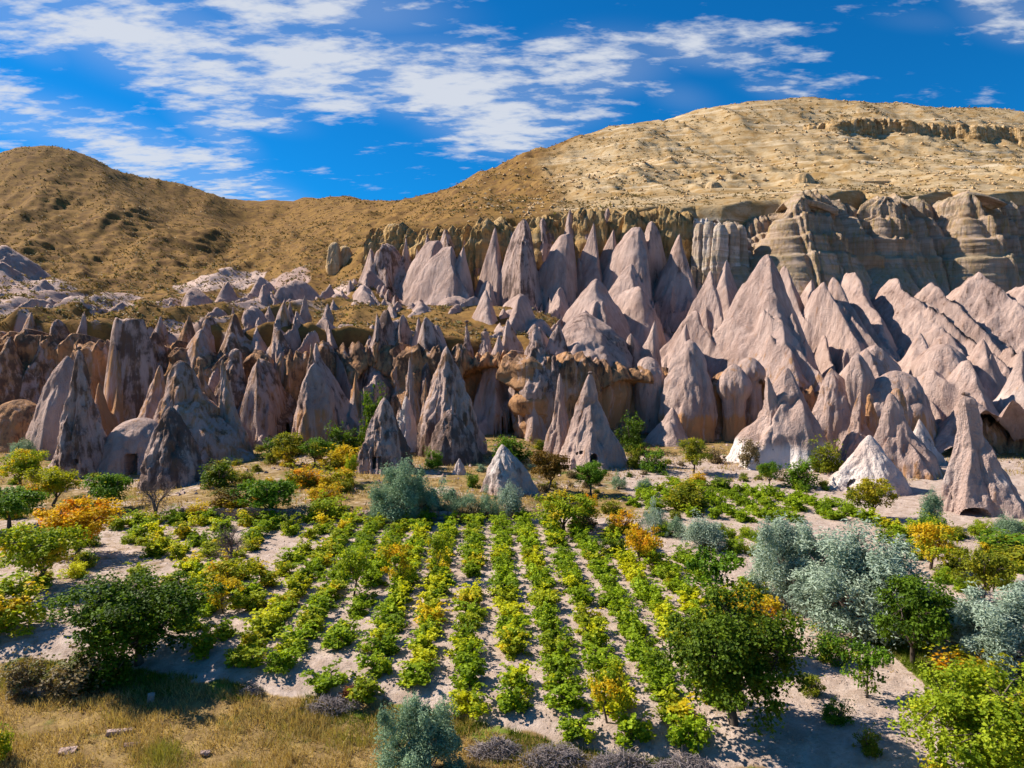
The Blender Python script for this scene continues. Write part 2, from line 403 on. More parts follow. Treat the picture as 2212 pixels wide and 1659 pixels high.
def terrain_z(x, y, detail=True):
    u = x / np.maximum(y, 1)
    g = ground_z(x, y)
    out = g.copy()
    up = y > 92
    if up.any():
        xu, yu, uu = x[up], y[up], u[up]
        q = np.c_[xu, yu, 0 * xu]
        m, h = T_mid(xu, yu), T_up(xu, yu)
        wob = 2.0 * fbm(q * 0.12, 2)
        s1 = sstep(-0.5, 3.5, yu - np.interp(uu, _r1[0], _r1[1]) + wob * 0.3)
        right = sstep(ux(740), ux(860), uu)
        s2 = np.where(uu > ux(740), sstep(0, 5.0, yu - np.interp(uu, _r2[0], _r2[1])), sstep(180, 240, yu)) 
        s2 = s2 * right + (1 - right) * sstep(180, 240, yu)
        z = m * (1 - s2) + h * s2
        if detail:
            far = sstep(125, 200, yu)
            rid = fbm(np.c_[xu * 0.022 + 0.006 * yu, yu * 0.009, 0 * xu + 3.1], 4, 0.5, ridged=True)
            rid2 = fbm(np.c_[xu * 0.07 + 0.02 * yu, yu * 0.025, 0 * xu + 9.1], 3, 0.5, ridged=True)
            sky_fade = 1 - 0.6 * sstep(300, 345, yu)
            hilly = sstep(185, 215, yu) * right + far * (1 - right)
            z = z + hilly * sky_fade * ((9.0 - 1.5 * right) * (rid - 0.45) + 1.6 * (rid2 - 0.4))
            lz = z * 0.30 + 0.8 * fbm(q * 0.03, 3)
            z = z + hilly * sky_fade * (0.7 + 0.9 * right) * (np.abs((lz - np.floor(lz)) * 2 - 1) - 0.5) * sstep(-0.25, 0.25, fbm(q * 0.025 + 7, 2))
            # eroded rock spurs of the right slope run down to the front and right
            ca, al = xu * 0.93 + yu * 0.36, -xu * 0.36 + yu * 0.93
            spur = fbm(np.c_[ca * 0.06, al * 0.011, 0 * xu + 2.2], 3, 0.45, ridged=True)
            spz = sstep(ux(1130), ux(1330), uu) * (1 - s2) * sstep(0, 10, yu - np.interp(uu, _r1[0], _r1[1]))
            z = z + spz * (6.0 * (spur - 0.55) - 4.0)
            upz = sstep(ux(800), ux(900), uu) * sstep(ux(1250), ux(1130), uu) * (1 - s2) * sstep(140, 152, yu)
            z = z - 3.0 * upz
            lft = (1 - right) * sstep(200, 150, yu)
            z = z + lft * 3.6 * (fbm(np.c_[xu * 0.075, yu * 0.03, 0 * xu + 5], 2, 0.4, ridged=True) - 0.5)
            z = z + 0.5 * fbm(q * 0.16, 3) + 0.13 * fbm(q * 0.9, 2)
        out[up] = g[up] * (1 - s1) + z * s1
    near = ~up
    if detail and near.any():
        q = np.c_[x[near], y[near], 0 * x[near]]
        out[near] += 0.08 * fbm(q * 1.1, 3) + 0.05 * fbm(q * 3.5, 2)
    return out

def build_terrain():
    ui = np.r_[np.linspace(-1.7, -0.80, 60, endpoint=False), np.linspace(-0.80, 0.80, 440, endpoint=False), np.linspace(0.80, 1.7, 60)]
    yi = np.r_[np.geomspace(7, 96, 220, endpoint=False), np.geomspace(96, 190, 230, endpoint=False), np.geomspace(190, 480, 190, endpoint=False), np.geomspace(480, 760, 20)]
    Yg, Ug = np.meshgrid(yi, ui, indexing='ij')
    y, x = Yg.ravel(), (Yg * Ug).ravel()
    z = terrain_z(x, y)
    nr, nc = len(yi), len(ui)
    F = grid_faces(nr, nc)
    u = x / y
    rim = np.interp(u, _r1[0], _r1[1])
    isup = (y > rim + 1.5)
    fup = isup[F].all(1)
    q = np.c_[x, y, 0 * x]
    # zones
    grass = np.zeros(len(x)); green = np.zeros(len(x))
    by = np.interp(x, BORD_X, BORD_Y)
    grass = np.maximum(grass, sstep(0.5, -0.6, y - by + 0.5 * pnoise(q * 0.6)))
    green = np.maximum(green, 0.62 * sstep(0.4, 0.0, y - by) * sstep(-1.6, -0.6, y - by) * sstep(-0.1, 0.25, fbm(q * 0.4, 2)))
    farb = 57.0 + 1.2 * pnoise(q * 0.2)
    left_far = sstep(farb - 0.8, farb + 0.8, y) * sstep(14, 9, x)
    grass = np.maximum(grass, left_far * (0.62 + 0.5 * fbm(q * 0.15, 3)))
    grass = np.maximum(grass, sstep(80, 90, y + 3 * pnoise(q * 0.1)) * 0.8)
    # verge along the silver shrubs on the right
    vx = np.array([on_plane(*p)[0] for p in [(2150, 1640), (2000, 1480), (1900, 1400), (1780, 1335), (1690, 1290), (1640, 1240)]])
    vy = np.array([on_plane(*p)[1] for p in [(2150, 1640), (2000, 1480), (1900, 1400), (1780, 1335), (1690, 1290), (1640, 1240)]])
    vline = np.interp(y, vy, vx)
    inside = (x - vline)
    strip = sstep(-0.3, 0.3, inside + 0.4 * pnoise(q * 0.5)) * sstep(6.0, 4.0, inside) * sstep(46, 42, y)
    grass = np.maximum(grass, strip * 0.75); green = np.maximum(green, strip * sstep(2.2, 0.6, inside) * 0.7)
    lx = sstep(-19, -22, x + 2 * pnoise(q * 0.12)) * sstep(28, 32, y)
    grass = np.maximum(grass, lx * 0.42)
    gm = mesh_np('ground', np.c_[x, y, z], F[~fup], {'grass': grass, 'green': green})
    o = obj('ground', gm, SOIL); tag(o, kind='structure')
    cream = sstep(ux(950), ux(1450), u) * sstep(150, 190, y) * (0.55 + 0.45 * sstep(340, 290, y))
    dzy = np.gradient(z.reshape(nr, nc), axis=0).ravel() / np.maximum(np.gradient(Yg, axis=0).ravel(), 1e-3)
    bare = 0.15 * (dzy > 0.75) + 0.75 * sstep(0.0, 0.3, fbm(q * 0.028, 3) + 0.25 * fbm(q * 0.2, 2)) * sstep(215, 150, y) * sstep(ux(760), ux(560), u)
    bare = np.maximum(bare, sstep(ux(1150), ux(1300), u) * sstep(176, 168, y) * 0.8)
    bare = np.maximum(bare, sstep(ux(790), ux(860), u) * sstep(140, 150, y) * sstep(180, 172, y) * 0.7)
    bare = np.maximum(bare, sstep(ux(760), ux(700), u) * sstep(176, 150, y + 14 * fbm(q * 0.05, 2)) * sstep(122, 134, y) * (0.36 + 0.5 * fbm(q * 0.07 + 3, 2)))
    bare = np.maximum(bare, sstep(ux(380), ux(330), np.abs(u - ux(450)) + ux(330)) * 0)
    for (px_, py_, pY, pr) in [(10, 530, 165, 9), (62, 590, 160, 12), (30, 620, 150, 10), (143, 655, 145, 14), (200, 668, 140, 10), (395, 655, 145, 12), (480, 645, 150, 14), (440, 600, 190, 9), (408, 575, 195, 5), (570, 640, 155, 16), (520, 590, 205, 9), (640, 640, 150, 12), (600, 595, 190, 10), (690, 620, 160, 10), (470, 560, 250, 6)]:
        pc = P(px_, py_, pY)
        dd = np.hypot(x - pc[0], (y - pc[1]) * 0.6) / pr + 0.35 * fbm(q * 0.12 + px_, 3)
        bare = np.maximum(bare, 0.62 * sstep(1.05, 0.6, dd))
    hm = mesh_np('hills', np.c_[x, y, z], F[fup], {'cream': cream, 'bare': bare})
    o = obj('hills', hm, HILL); tag(o, kind='structure')
    # far plain that carries the ground to the horizon
    R, nseg = 6000.0, 48
    a = np.linspace(0, 2 * np.pi, nseg, endpoint=False)
    v = np.r_[[[0, 0, -3.0]], np.c_[np.cos(a) * R, np.sin(a) * R, np.full(nseg, -3.0)]]
    f = np.array([[0, 1 + i, 1 + (i + 1) % nseg] for i in range(nseg)])
    o = obj('plain', mesh_np('plain', v, f, {'grass': np.ones(len(v)), 'green': np.zeros(len(v))}), SOIL); tag(o, kind='structure')
    # the rest of the valley floor, behind and beside the camera
    g = np.linspace(-60, 60, 61)
    gx, gy = np.meshgrid(g, np.linspace(-60, 7.3, 34)); gx, gy = gx.ravel(), gy.ravel()
    o = obj('meadow', mesh_np('meadow', np.c_[gx, gy, ground_z(gx, gy) - 0.02], grid_faces(34, 61), {'grass': np.ones(len(gx)), 'green': np.zeros(len(gx))}), SOIL); tag(o, kind='structure')
build_terrain()

def zat(x, y):
    return float(terrain_z(np.array([x], float), np.array([y], float))[0])

# ------------------------------------------------------------------ cliffs
def wall(name, pts, ns, nh, seed, alcoves=(), col_amp=1.2, col_f=0.35, batter=3.0, mat=ROCK, strata=0.0, orange=0.2, dark=0.25, white=0.0, capback=9.0, label=None, ledge=0.0, lump=1.0, ragged=1.0, smooth=1.2, saw=(), foot=2.0, tiers=()):
    pts = [tuple(map(float, p)) for p in pts]
    top = np.array([P(p[0], p[2], p[1]) for p in pts]); bot = np.array([P(p[0], p[3], p[1]) for p in pts])
    xd = np.array([p[0] for p in pts])
    seg = np.r_[0, np.cumsum(np.linalg.norm(np.diff(bot[:, :2], axis=0), axis=1))]
    s = np.linspace(0, seg[-1], ns)
    ip = lambda a: np.interp(s, seg, a)
    bx, by, bz, tz, sxd = ip(bot[:, 0]), ip(bot[:, 1]), ip(bot[:, 2]) - foot, ip(top[:, 2]), ip(xd)
    k = max(2, int(ns / seg[-1] * smooth)); ker = np.hanning(2 * k + 3); ker /= ker.sum()
    sm = lambda a: np.convolve(np.pad(a, k + 1, mode='edge'), ker, 'valid')
    bx, by = sm(bx), sm(by)
    tx, ty = np.gradient(bx), np.gradient(by); l = np.hypot(tx, ty); nx, ny = ty / l, -tx / l
    hs = np.r_[np.linspace(0, 1, nh), np.ones(14)]
    cap = np.r_[np.zeros(nh), np.linspace(0.05, 1, 14)]
    S, Hh = np.meshgrid(np.arange(ns), np.arange(nh + 14))
    S, Hh = S.ravel(), Hh.ravel()
    h, c = hs[Hh], cap[Hh]
    rag = ragged * (1.1 * fbm(np.c_[s * 0.45, 0 * s + seed, 0 * s], 3) + 0.5 * fbm(np.c_[s * 1.7, 0 * s + seed, 0 * s], 2))
    z = bz[S] + (tz + rag - bz)[S] * h
    q = np.c_[s[S], z, np.full(len(S), seed * 3.7)]
    d = batter * (1 - h) ** 1.3
    d += col_amp * fbm(np.c_[s[S] * col_f, z * 0.05, q[:, 2]], 3, 0.5, ridged=True)
    d += 0.35 * col_amp * fbm(np.c_[s[S] * col_f * 3.3, z * 0.14, q[:, 2] + 5], 3, 0.55, ridged=True)
    d += lump * (0.8 * fbm(q * [0.2, 0.2, 1], 3) + 0.25 * fbm(q * [0.9, 0.9, 1], 3))
    for (sa, sf, sp_) in saw:                                        # stepped buttresses: abrupt left faces, long right faces
        ph = s[S] * sf + 0.5 * fbm(np.c_[s[S] * sf * 0.8, z * 0.03, q[:, 2] + 2], 2) + sp_
        fr_ = ph - np.floor(ph)
        d += sa * np.minimum(fr_ / 0.10, (1 - fr_) / 0.90) * (0.6 + 0.8 * pnoise(np.c_[np.floor(ph) * 1.7, z * 0.06, q[:, 2]]))
    if ledge: d += ledge * fbm(np.c_[s[S] * 0.03, z * 0.85, q[:, 2]], 4, 0.65)
    for (th_, tw_) in tiers:                                         # setbacks: each storey of rock stands behind the one below
        hh_ = h + 0.05 * fbm(np.c_[s[S] * 0.06, q[:, 2], q[:, 2]], 2)
        d -= tw_ * (1 + 0.8 * pnoise(np.c_[s[S] * 0.15, q[:, 2] + th_ * 9, q[:, 2]])) * sstep(th_ - 0.012, th_ + 0.012, hh_)
    d -= 1.2 * sstep(0.93, 1.0, h)
    org = np.full(len(S), orange); drk = np.full(len(S), dark) + 0.12 * sstep(0.75, 1.0, h)
    for (ax, aw, y0, y1, dep) in alcoves:
        da = sstep(1.0, 0.55, np.abs(sxd[S] - ax) / aw + 0.16 * fbm(q * [0.35, 0.35, 1], 2))
        za, zb = P(ax, y1, 104)[2], P(ax, y0, 104)[2]
        zz = (z - za) / (zb - za)
        arch = zb - (zb - za) * 0.35 * (np.abs(sxd[S] - ax) / aw) ** 2
        mk = da * sstep(0.5, -0.1, z - arch)
        d -= dep * mk
        org += 0.35 * da * sstep(arch - 3.0, arch - 0.5, z) * sstep(arch + 3.5, arch + 1, z)
        drk -= 0.2 * mk
    px, py = bx[S] + nx[S] * d, by[S] + ny[S] * d
    # the cap turns back into the hill
    px = px - nx[S] * capback * c; py = py - ny[S] * capback * c
    z = z - (0.4 * c + 2.2 * c ** 2)
    F = grid_faces(nh + 14, ns)
    at = {'orange': org + 0.12 * fbm(q * 0.2, 2), 'dark': drk, 'white': np.full(len(S), white) if np.isscalar(white) else white(s[S], h, sxd[S]), 'strata': np.full(len(S), strata) * sstep(0.12, 0.4, h)}
    o = obj(name, mesh_np(name, np.c_[px, py, z], F, at), mat)
    return tag(o, label, kind='structure')

wall('cliff', WALL1, 900, 90, 1.0, alcoves=[(820, 62, 792, 960, 7.0), (1060, 100, 798, 960, 4.5), (1335, 75, 826, 960, 4.5), (1640, 52, 832, 960, 3.5), (1440, 34, 830, 960, 3.0), (380, 26, 780, 960, 2.5)], orange=0.58, dark=0.38, col_amp=1.6, col_f=0.13, ledge=0.25, ragged=2.8, lump=1.4, saw=[(2.6, 0.075, 0.2), (1.2, 0.24, 0.7)])
wall('cliff', WALL2, 420, 36, 5.0, mat=CREAM, strata=1.0, col_amp=1.2, col_f=0.28, batter=2.5, orange=0.62, dark=0.3, ledge=0.35, ragged=3.0, lump=1.5, saw=[(3.0, 0.06, 0.3), (1.3, 0.19, 0.1), (0.4, 0.6, 0.4)], tiers=[(0.7, 1.0), (0.86, 1.0)])
wall('cliff', WALL3, 820, 120, 9.0, mat=BAND, strata=1.0, col_amp=1.0, col_f=0.26, batter=9.0, orange=0.26, dark=0.2, ledge=0.35, ragged=2.2, lump=1.0, smooth=0.4, foot=8.0, saw=[(6.0, 0.062, 0.35), (2.2, 0.17, 0.1), (0.9, 0.5, 0.6)], tiers=[(0.45, 1.3), (0.62, 1.6), (0.8, 1.6)],
     white=lambda s, h, xd: 0.02 + 0.34 * sstep(0.55, 0.7, h) * sstep(0.15, -0.05, fbm(np.c_[s * 0.12, h * 2, 0 * s], 2)) + 0.4 * sstep(1620, 1600, xd) * sstep(0.2, 0.5, h))
# ------------------------------------------------------------------ rock cones, spires and domes
PROF = {
    'cone':   lambda t: (1 - t) ** 0.88 * 0.97 + 0.03 * np.sqrt(np.clip(1 - t, 0, 1)),
    'pyr':    lambda t: (1 - t) ** 1.0 * 0.93 + 0.07 * np.sqrt(np.clip(1 - t, 0, 1)),
    'bullet': lambda t: np.clip(1 - t ** 1.75, 0, 1) ** 0.82,
    'dome':   lambda t: np.clip(1 - t ** 2.3, 0, 1) ** 0.55,
    'needle': lambda t: 0.86 * (1 - t) ** 1.75 + 0.14 * np.clip(1 - t ** 3, 0, 1) ** 0.6,
    'flare':  lambda t: 0.72 * (1 - t) ** 1.5 + 0.28 * np.clip(1 - t ** 2.5, 0, 1) ** 0.6,
    'butte':  lambda t: 0.45 * (1 - t) + 0.55 * np.clip(1 - t ** 7, 0, 1) ** 0.5,
    'shoulder': lambda t: np.interp(t, [0, 0.25, 0.5, 0.7, 0.85, 0.95, 1.0], [1.0, 0.92, 0.78, 0.58, 0.35, 0.15, 0.0]),
    'column': lambda t: 0.72 * (1 - t) ** 0.5 * 0.42 + 0.70 * np.clip(1 - t ** 9, 0, 1) ** 0.5,
    'hoodoo': lambda t: np.interp(t, [0, 0.12, 0.35, 0.55, 0.66, 0.72, 0.80, 0.90, 0.93, 0.97, 1.0], [1.0, 0.93, 0.68, 0.42, 0.27, 0.20, 0.175, 0.155, 0.18, 0.14, 0.0]),
    'mush':   lambda t: np.interp(t, [0, 0.15, 0.35, 0.52, 0.62, 0.70, 0.80, 0.9, 0.96, 1.0], [0.72, 0.62, 0.60, 0.70, 0.96, 1.0, 0.86, 0.58, 0.33, 0.0]),
    'over':   lambda t: np.interp(t, [0, 0.14, 0.22, 0.30, 0.45, 0.62, 0.78, 0.9, 0.97, 1.0], [0.80, 0.82, 0.93, 1.0, 0.95, 0.78, 0.55, 0.32, 0.16, 0.0]),
    'capped': lambda t: np.interp(t, [0, 0.3, 0.6, 0.74, 0.80, 0.84, 0.9, 0.96, 1.0], [1.0, 0.76, 0.46, 0.33, 0.28, 0.33, 0.31, 0.22, 0.0]),
}
ROCKS_MADE = []
HF = []
HFSEEDS = (set(range(31, 59)) - {32, 45, 48, 50, 53, 52}) | {61, 62, 63, 64, 65, 66, 69, 70, 72, 73, 75, 78, 79} | set(range(91, 101)) | set(range(240, 270)) | set(range(110, 143)) | {161, 162, 163, 164, 165, 166, 167, 168, 170} | (set(range(176, 193)) - {187}) | {415, 416, 417, 425, 426, 433}
def rock(label, ax, ay, by, xl, xr, Y, prof='cone', seed=0, back=None, dr=0.9, amp=1.0, white=0.0, dark=0.25, orange=0.1, facets=5, sharp=9, top_white=0.0,
         openings=(), name='rock_cone', embed=3.0, strata=0.0, mat=ROCK, group=None, res=1.0, twist=0.0, flare=0.10, sect=None, ext=0.0, wide=1.0, spine=0.0, cap=0.0, blunt=None, low_orange=0.0, low_white=0.0):
    if int(seed) in HFSEEDS and not openings:
        HF.append(dict(label=label, ax=ax, ay=ay, by=by, xl=xl, xr=xr, Y=Y, prof=prof, seed=seed, back=back, dr=dr, white=white, dark=dark, orange=orange, low_orange=low_orange, low_white=low_white, spine=spine, ext=ext, wide=wide, name=name, mat=mat, strata=strata))
        return None
    rs = np.random.default_rng(int(seed * 977 + ax * 13 + ay * 7) % (2 ** 31))
    if ext or wide != 1.0:                                            # the flanks run on below their visible foot
        k_ = (1 + ext) * wide
        xl, xr, by = ax + (xl - ax) * k_, ax + (xr - ax) * k_, by + ext * (by - ay)
    if sect is None: sect = 0.55 if prof in ('dome', 'mush', 'over') else 0.95
    bc = P((xl + xr) / 2, by, Y); R = abs(xr - xl) / 2 / F_PX * Y
    ap = P(ax, ay, Y + (0.25 * R if back is None else back))
    Hh = max(ap[2] - bc[2], 0.5)
    wpx, hp = abs(xr - xl) * res, max(by - ay, abs(xr - xl) * 0.6) * res
    nh = int(np.clip(hp * 0.30, 18, 84)); nf = int(np.clip(wpx * 0.46 + 12, 22, 92)); nb = max(10, nf // 3)
    hung = bc[2] - float(ground_z(np.array([bc[0]]), np.array([bc[1]]))[0]) > 4.0
    if hung: embed = max(embed, 5.0); flare = 0.0
    t0 = -embed / Hh
    t = np.r_[np.linspace(t0, 0, max(3, nh // 8), endpoint=False), 1 - (1 - np.linspace(0, 1, nh)) ** 1.12]
    th = np.r_[np.linspace(-1.85, 1.85, nf), np.linspace(1.85, 2 * np.pi - 1.85, nb + 2)[1:-1] - 2 * np.pi * 0]   # 0 faces the camera; the far side is coarser
    for (ox, oy, ow, oh, dep, shape) in openings:                   # finer rows and columns round an opening
        pz = P(ox, oy, Y - R * 0.5)
        tt = (pz[2] - bc[2]) / Hh; rr = R * PROF[prof](np.clip(tt, 0, 1))
        cx = bc[0] + (ap[0] - bc[0]) * tt
        a0 = math.asin(np.clip((pz[0] - cx) / max(rr, 0.1), -0.95, 0.95))
        hw, hh = ow / F_PX * Y / max(rr, .1), oh / F_PX * Y / Hh
        t = np.sort(np.r_[t, np.linspace(tt - hh * 0.75, tt + hh * 0.75, 22)])
        th = np.sort(np.r_[th, np.linspace(a0 - hw * 0.75, a0 + hw * 0.75, 22)])
    nt_, nh = len(th), len(t)
    T, A = np.meshgrid(t, th, indexing='ij'); T, A = T.ravel(), A.ravel()
    tc_ = np.clip(T, 0, 1)
    r = PROF[prof](tc_) + np.where(T < 0, T * 0.45 if hung else -T * 0.5, 0) + flare * np.exp(-np.maximum(T, 0) * 9)
    bl = rs.uniform(0.03, 0.12) if blunt is None else blunt
    r = r * (1 - bl) + bl * np.clip(1 - tc_ ** 5, 0, 1) ** 0.5
    # sharp aretes run down from the summit with hollow faces between them
    fa = (np.arange(facets) + rs.uniform(-0.3, 0.3, facets)) * 2 * np.pi / facets + rs.uniform(0, 6.28)
    sec = np.zeros(len(T))
    for a_ in fa:
        wob = twist * tc_ + 0.22 * pnoise(np.c_[tc_ * 2.2, 0 * tc_ + a_ * 5, 0 * tc_ + seed])
        dl = np.abs((A - a_ - wob + np.pi) % (2 * np.pi) - np.pi)
        sec += rs.uniform(0.16, 0.40) * np.exp(-dl / rs.uniform(0.22, 0.42))
    for a_ in rs.uniform(0, 6.28, facets + 2):                       # lesser ribs low down
        wob = 0.3 * pnoise(np.c_[tc_ * 2.5, 0 * tc_ + a_ * 5, 0 * tc_ + seed + 4])
        dl = np.abs((A - a_ - wob + np.pi) % (2 * np.pi) - np.pi)
        h1 = rs.uniform(0.35, 0.8)
        sec += rs.uniform(0.06, 0.18) * np.exp(-dl / rs.uniform(0.08, 0.2)) * sstep(h1, h1 * 0.5, tc_)
    sec = sec - sec.mean()
    edge = sect * (0.75 * np.clip(1.15 - tc_, 0, 1) + 0.25)
    r = r * (1 + sec * edge)
    cx = bc[0] + (ap[0] - bc[0]) * T ** 1.0; cyy = bc[1] + (ap[1] - bc[1]) * T
    cxx = np.where(T < 0, bc[0], cx); cyy = np.where(T < 0, bc[1], cyy)
    z = bc[2] + Hh * T
    dx, dy = np.sin(A), -np.cos(A)
    rad_ = R * r
    dyy = dy * dr * (1 + spine * sstep(0.0, 0.8, dy))
    X0 = np.c_[cxx + dx * rad_, cyy + dyy * rad_, z]
    sz = min(R, Hh * 0.5)
    f = 1.0 / max(sz, 0.6)
    w = seed * 11.3 + rs.uniform(0, 90)
    q = X0 + w
    flute = -np.clip(1 - np.abs(fbm(q * [1.15 * f, 1.15 * f, 0.22 * f], 3, 0.5)) * 3.2, 0, 1) ** 2      # sharp gullies between rounded ribs
    lump = fbm(q * [0.9 * f, 0.9 * f, 0.20 * f] + 3, 3, 0.45)
    fl2 = fbm(q * [3.4 * f, 3.4 * f, 0.7 * f], 3, 0.55)
    chip = np.abs(fbm(q * [2.4 * f, 2.4 * f, 0.8 * f] + 5, 3, 0.5))
    small = fbm(q * 1.6, 2, 0.5)
    runnel = fbm(q * [3.6 * f, 3.6 * f, 0.35 * f] + 9, 2, 0.5, ridged=True) - 0.4
    tip = np.clip((1 - tc_) * 3.0, 0.15, 1)
    disp = amp * sz * tip * (0.12 * flute + 0.10 * lump + 0.04 * fl2 + 0.055 * runnel - (0.04 + 0.26 * min(dark, 0.6)) * chip) + (0.06 + 0.22 * dark) * amp * small * tip
    rad_ = np.maximum(rad_ + disp, 0.01)
    rad_[T >= 1] = 0.01
    X = np.c_[cxx + dx * rad_, cyy + dyy * rad_, z + 0.05 * amp * sz * tip * fl2]
    wa = min(1.0, R / 5.0)
    wp = X / [7.5, 7.5, 24.0]
    X[:, 0] += wa * 0.85 * fbm(wp, 2) ; X[:, 1] += wa * 0.85 * fbm(wp + 31.7, 2)
    X[:, 0] += wa * 0.40 * pnoise(X / [2.6, 2.6, 11.0]); X[:, 1] += wa * 0.40 * pnoise(X / [2.6, 2.6, 11.0] + 13.1)
    wh = np.full(len(T), float(white)) + low_white * sstep(0.55, 0.12, tc_ + 0.12 * lump) + top_white * sstep(0.5, 0.95, tc_)
    og = np.full(len(T), float(orange)) + low_orange * sstep(0.36, 0.24, tc_ + 0.08 * lump)
    dk = np.full(len(T), float(dark)) - 0.5 * low_orange * sstep(0.36, 0.24, tc_)
    F = grid_faces(nh, nt_, wrap=True)
    root_loc = np.array([bc[0], bc[1], bc[2]])
    hole = np.zeros(len(F), bool); doors = []
    for (ox, oy, ow, oh, dep, shape) in openings:
        fr = X[:, 1] < cyy
        d = X - np.array([0, 0, CAM_H])
        k = d[:, 1] * math.cos(PITCH) - d[:, 2] * math.sin(PITCH)
        v = d[:, 1] * math.sin(PITCH) + d[:, 2] * math.cos(PITCH)
        sx, sy = CX + F_PX * d[:, 0] / k, CY - F_PX * v / k
        ex, ey = (sx - ox) / (ow / 2), (sy - oy) / (oh / 2)
        if shape == 'arch': ins = (np.abs(ex) < 1) & (ey < 1) & (ex ** 2 + np.minimum(ey + 0.3, 0) ** 2 * 2.0 < 1)
        elif shape == 'round': ins = ex ** 2 + ey ** 2 < 1
        else: ins = (np.abs(ex) < 1) & (np.abs(ey) < 1)
        ins &= fr
        if ins.sum() < 4: continue
        X[ins, 1] += dep; X[ins, 0] += 0.0
        fm = ins[F].any(1) & ~hole
        hole |= fm
        doors.append(fm)
    loc = X - root_loc
    at = {'white': wh, 'orange': og, 'dark': dk, 'strata': np.full(len(T), float(strata))}
    me = mesh_np(name, loc, F[~hole], at)
    o = obj(name, me, mat, loc=root_loc)
    tag(o, label, 'rock', group)
    for fm, op in zip(doors, openings):
        idx = np.unique(F[fm]); mp = np.zeros(len(loc), int); mp[idx] = np.arange(len(idx))
        dm = mesh_np('cave_opening', loc[idx], mp[F[fm]], {k: v[idx] for k, v in at.items()})
        obj('doorway' if op[5] != 'rect' else 'window', dm, mat, parent=o)
    if cap:
        cr = cap / F_PX * Y
        tt = np.linspace(0, np.pi, 9); aa = np.linspace(0, 2 * np.pi, 14, endpoint=False)
        TT, AA = [v.ravel() for v in np.meshgrid(tt, aa, indexing='ij')]
        cv = np.c_[np.sin(TT) * np.cos(AA) * cr, np.sin(TT) * np.sin(AA) * cr, -np.cos(TT) * cr * 0.62]
        cv *= (1 + 0.28 * pnoise(cv * 2.1 / cr + seed))[:, None]
        cv += X[T >= 1].mean(0) - root_loc + [0, 0, cr * 0.1]
        zc_ = np.zeros(len(cv))
        obj('cap_stone', mesh_np('cap_stone', cv, grid_faces(9, 14, wrap=True), {'white': zc_, 'orange': zc_ + 0.2, 'dark': zc_ + 0.6, 'strata': zc_}), mat, parent=o)
    ROCKS_MADE.append((o, bc, R, Hh))
    return o


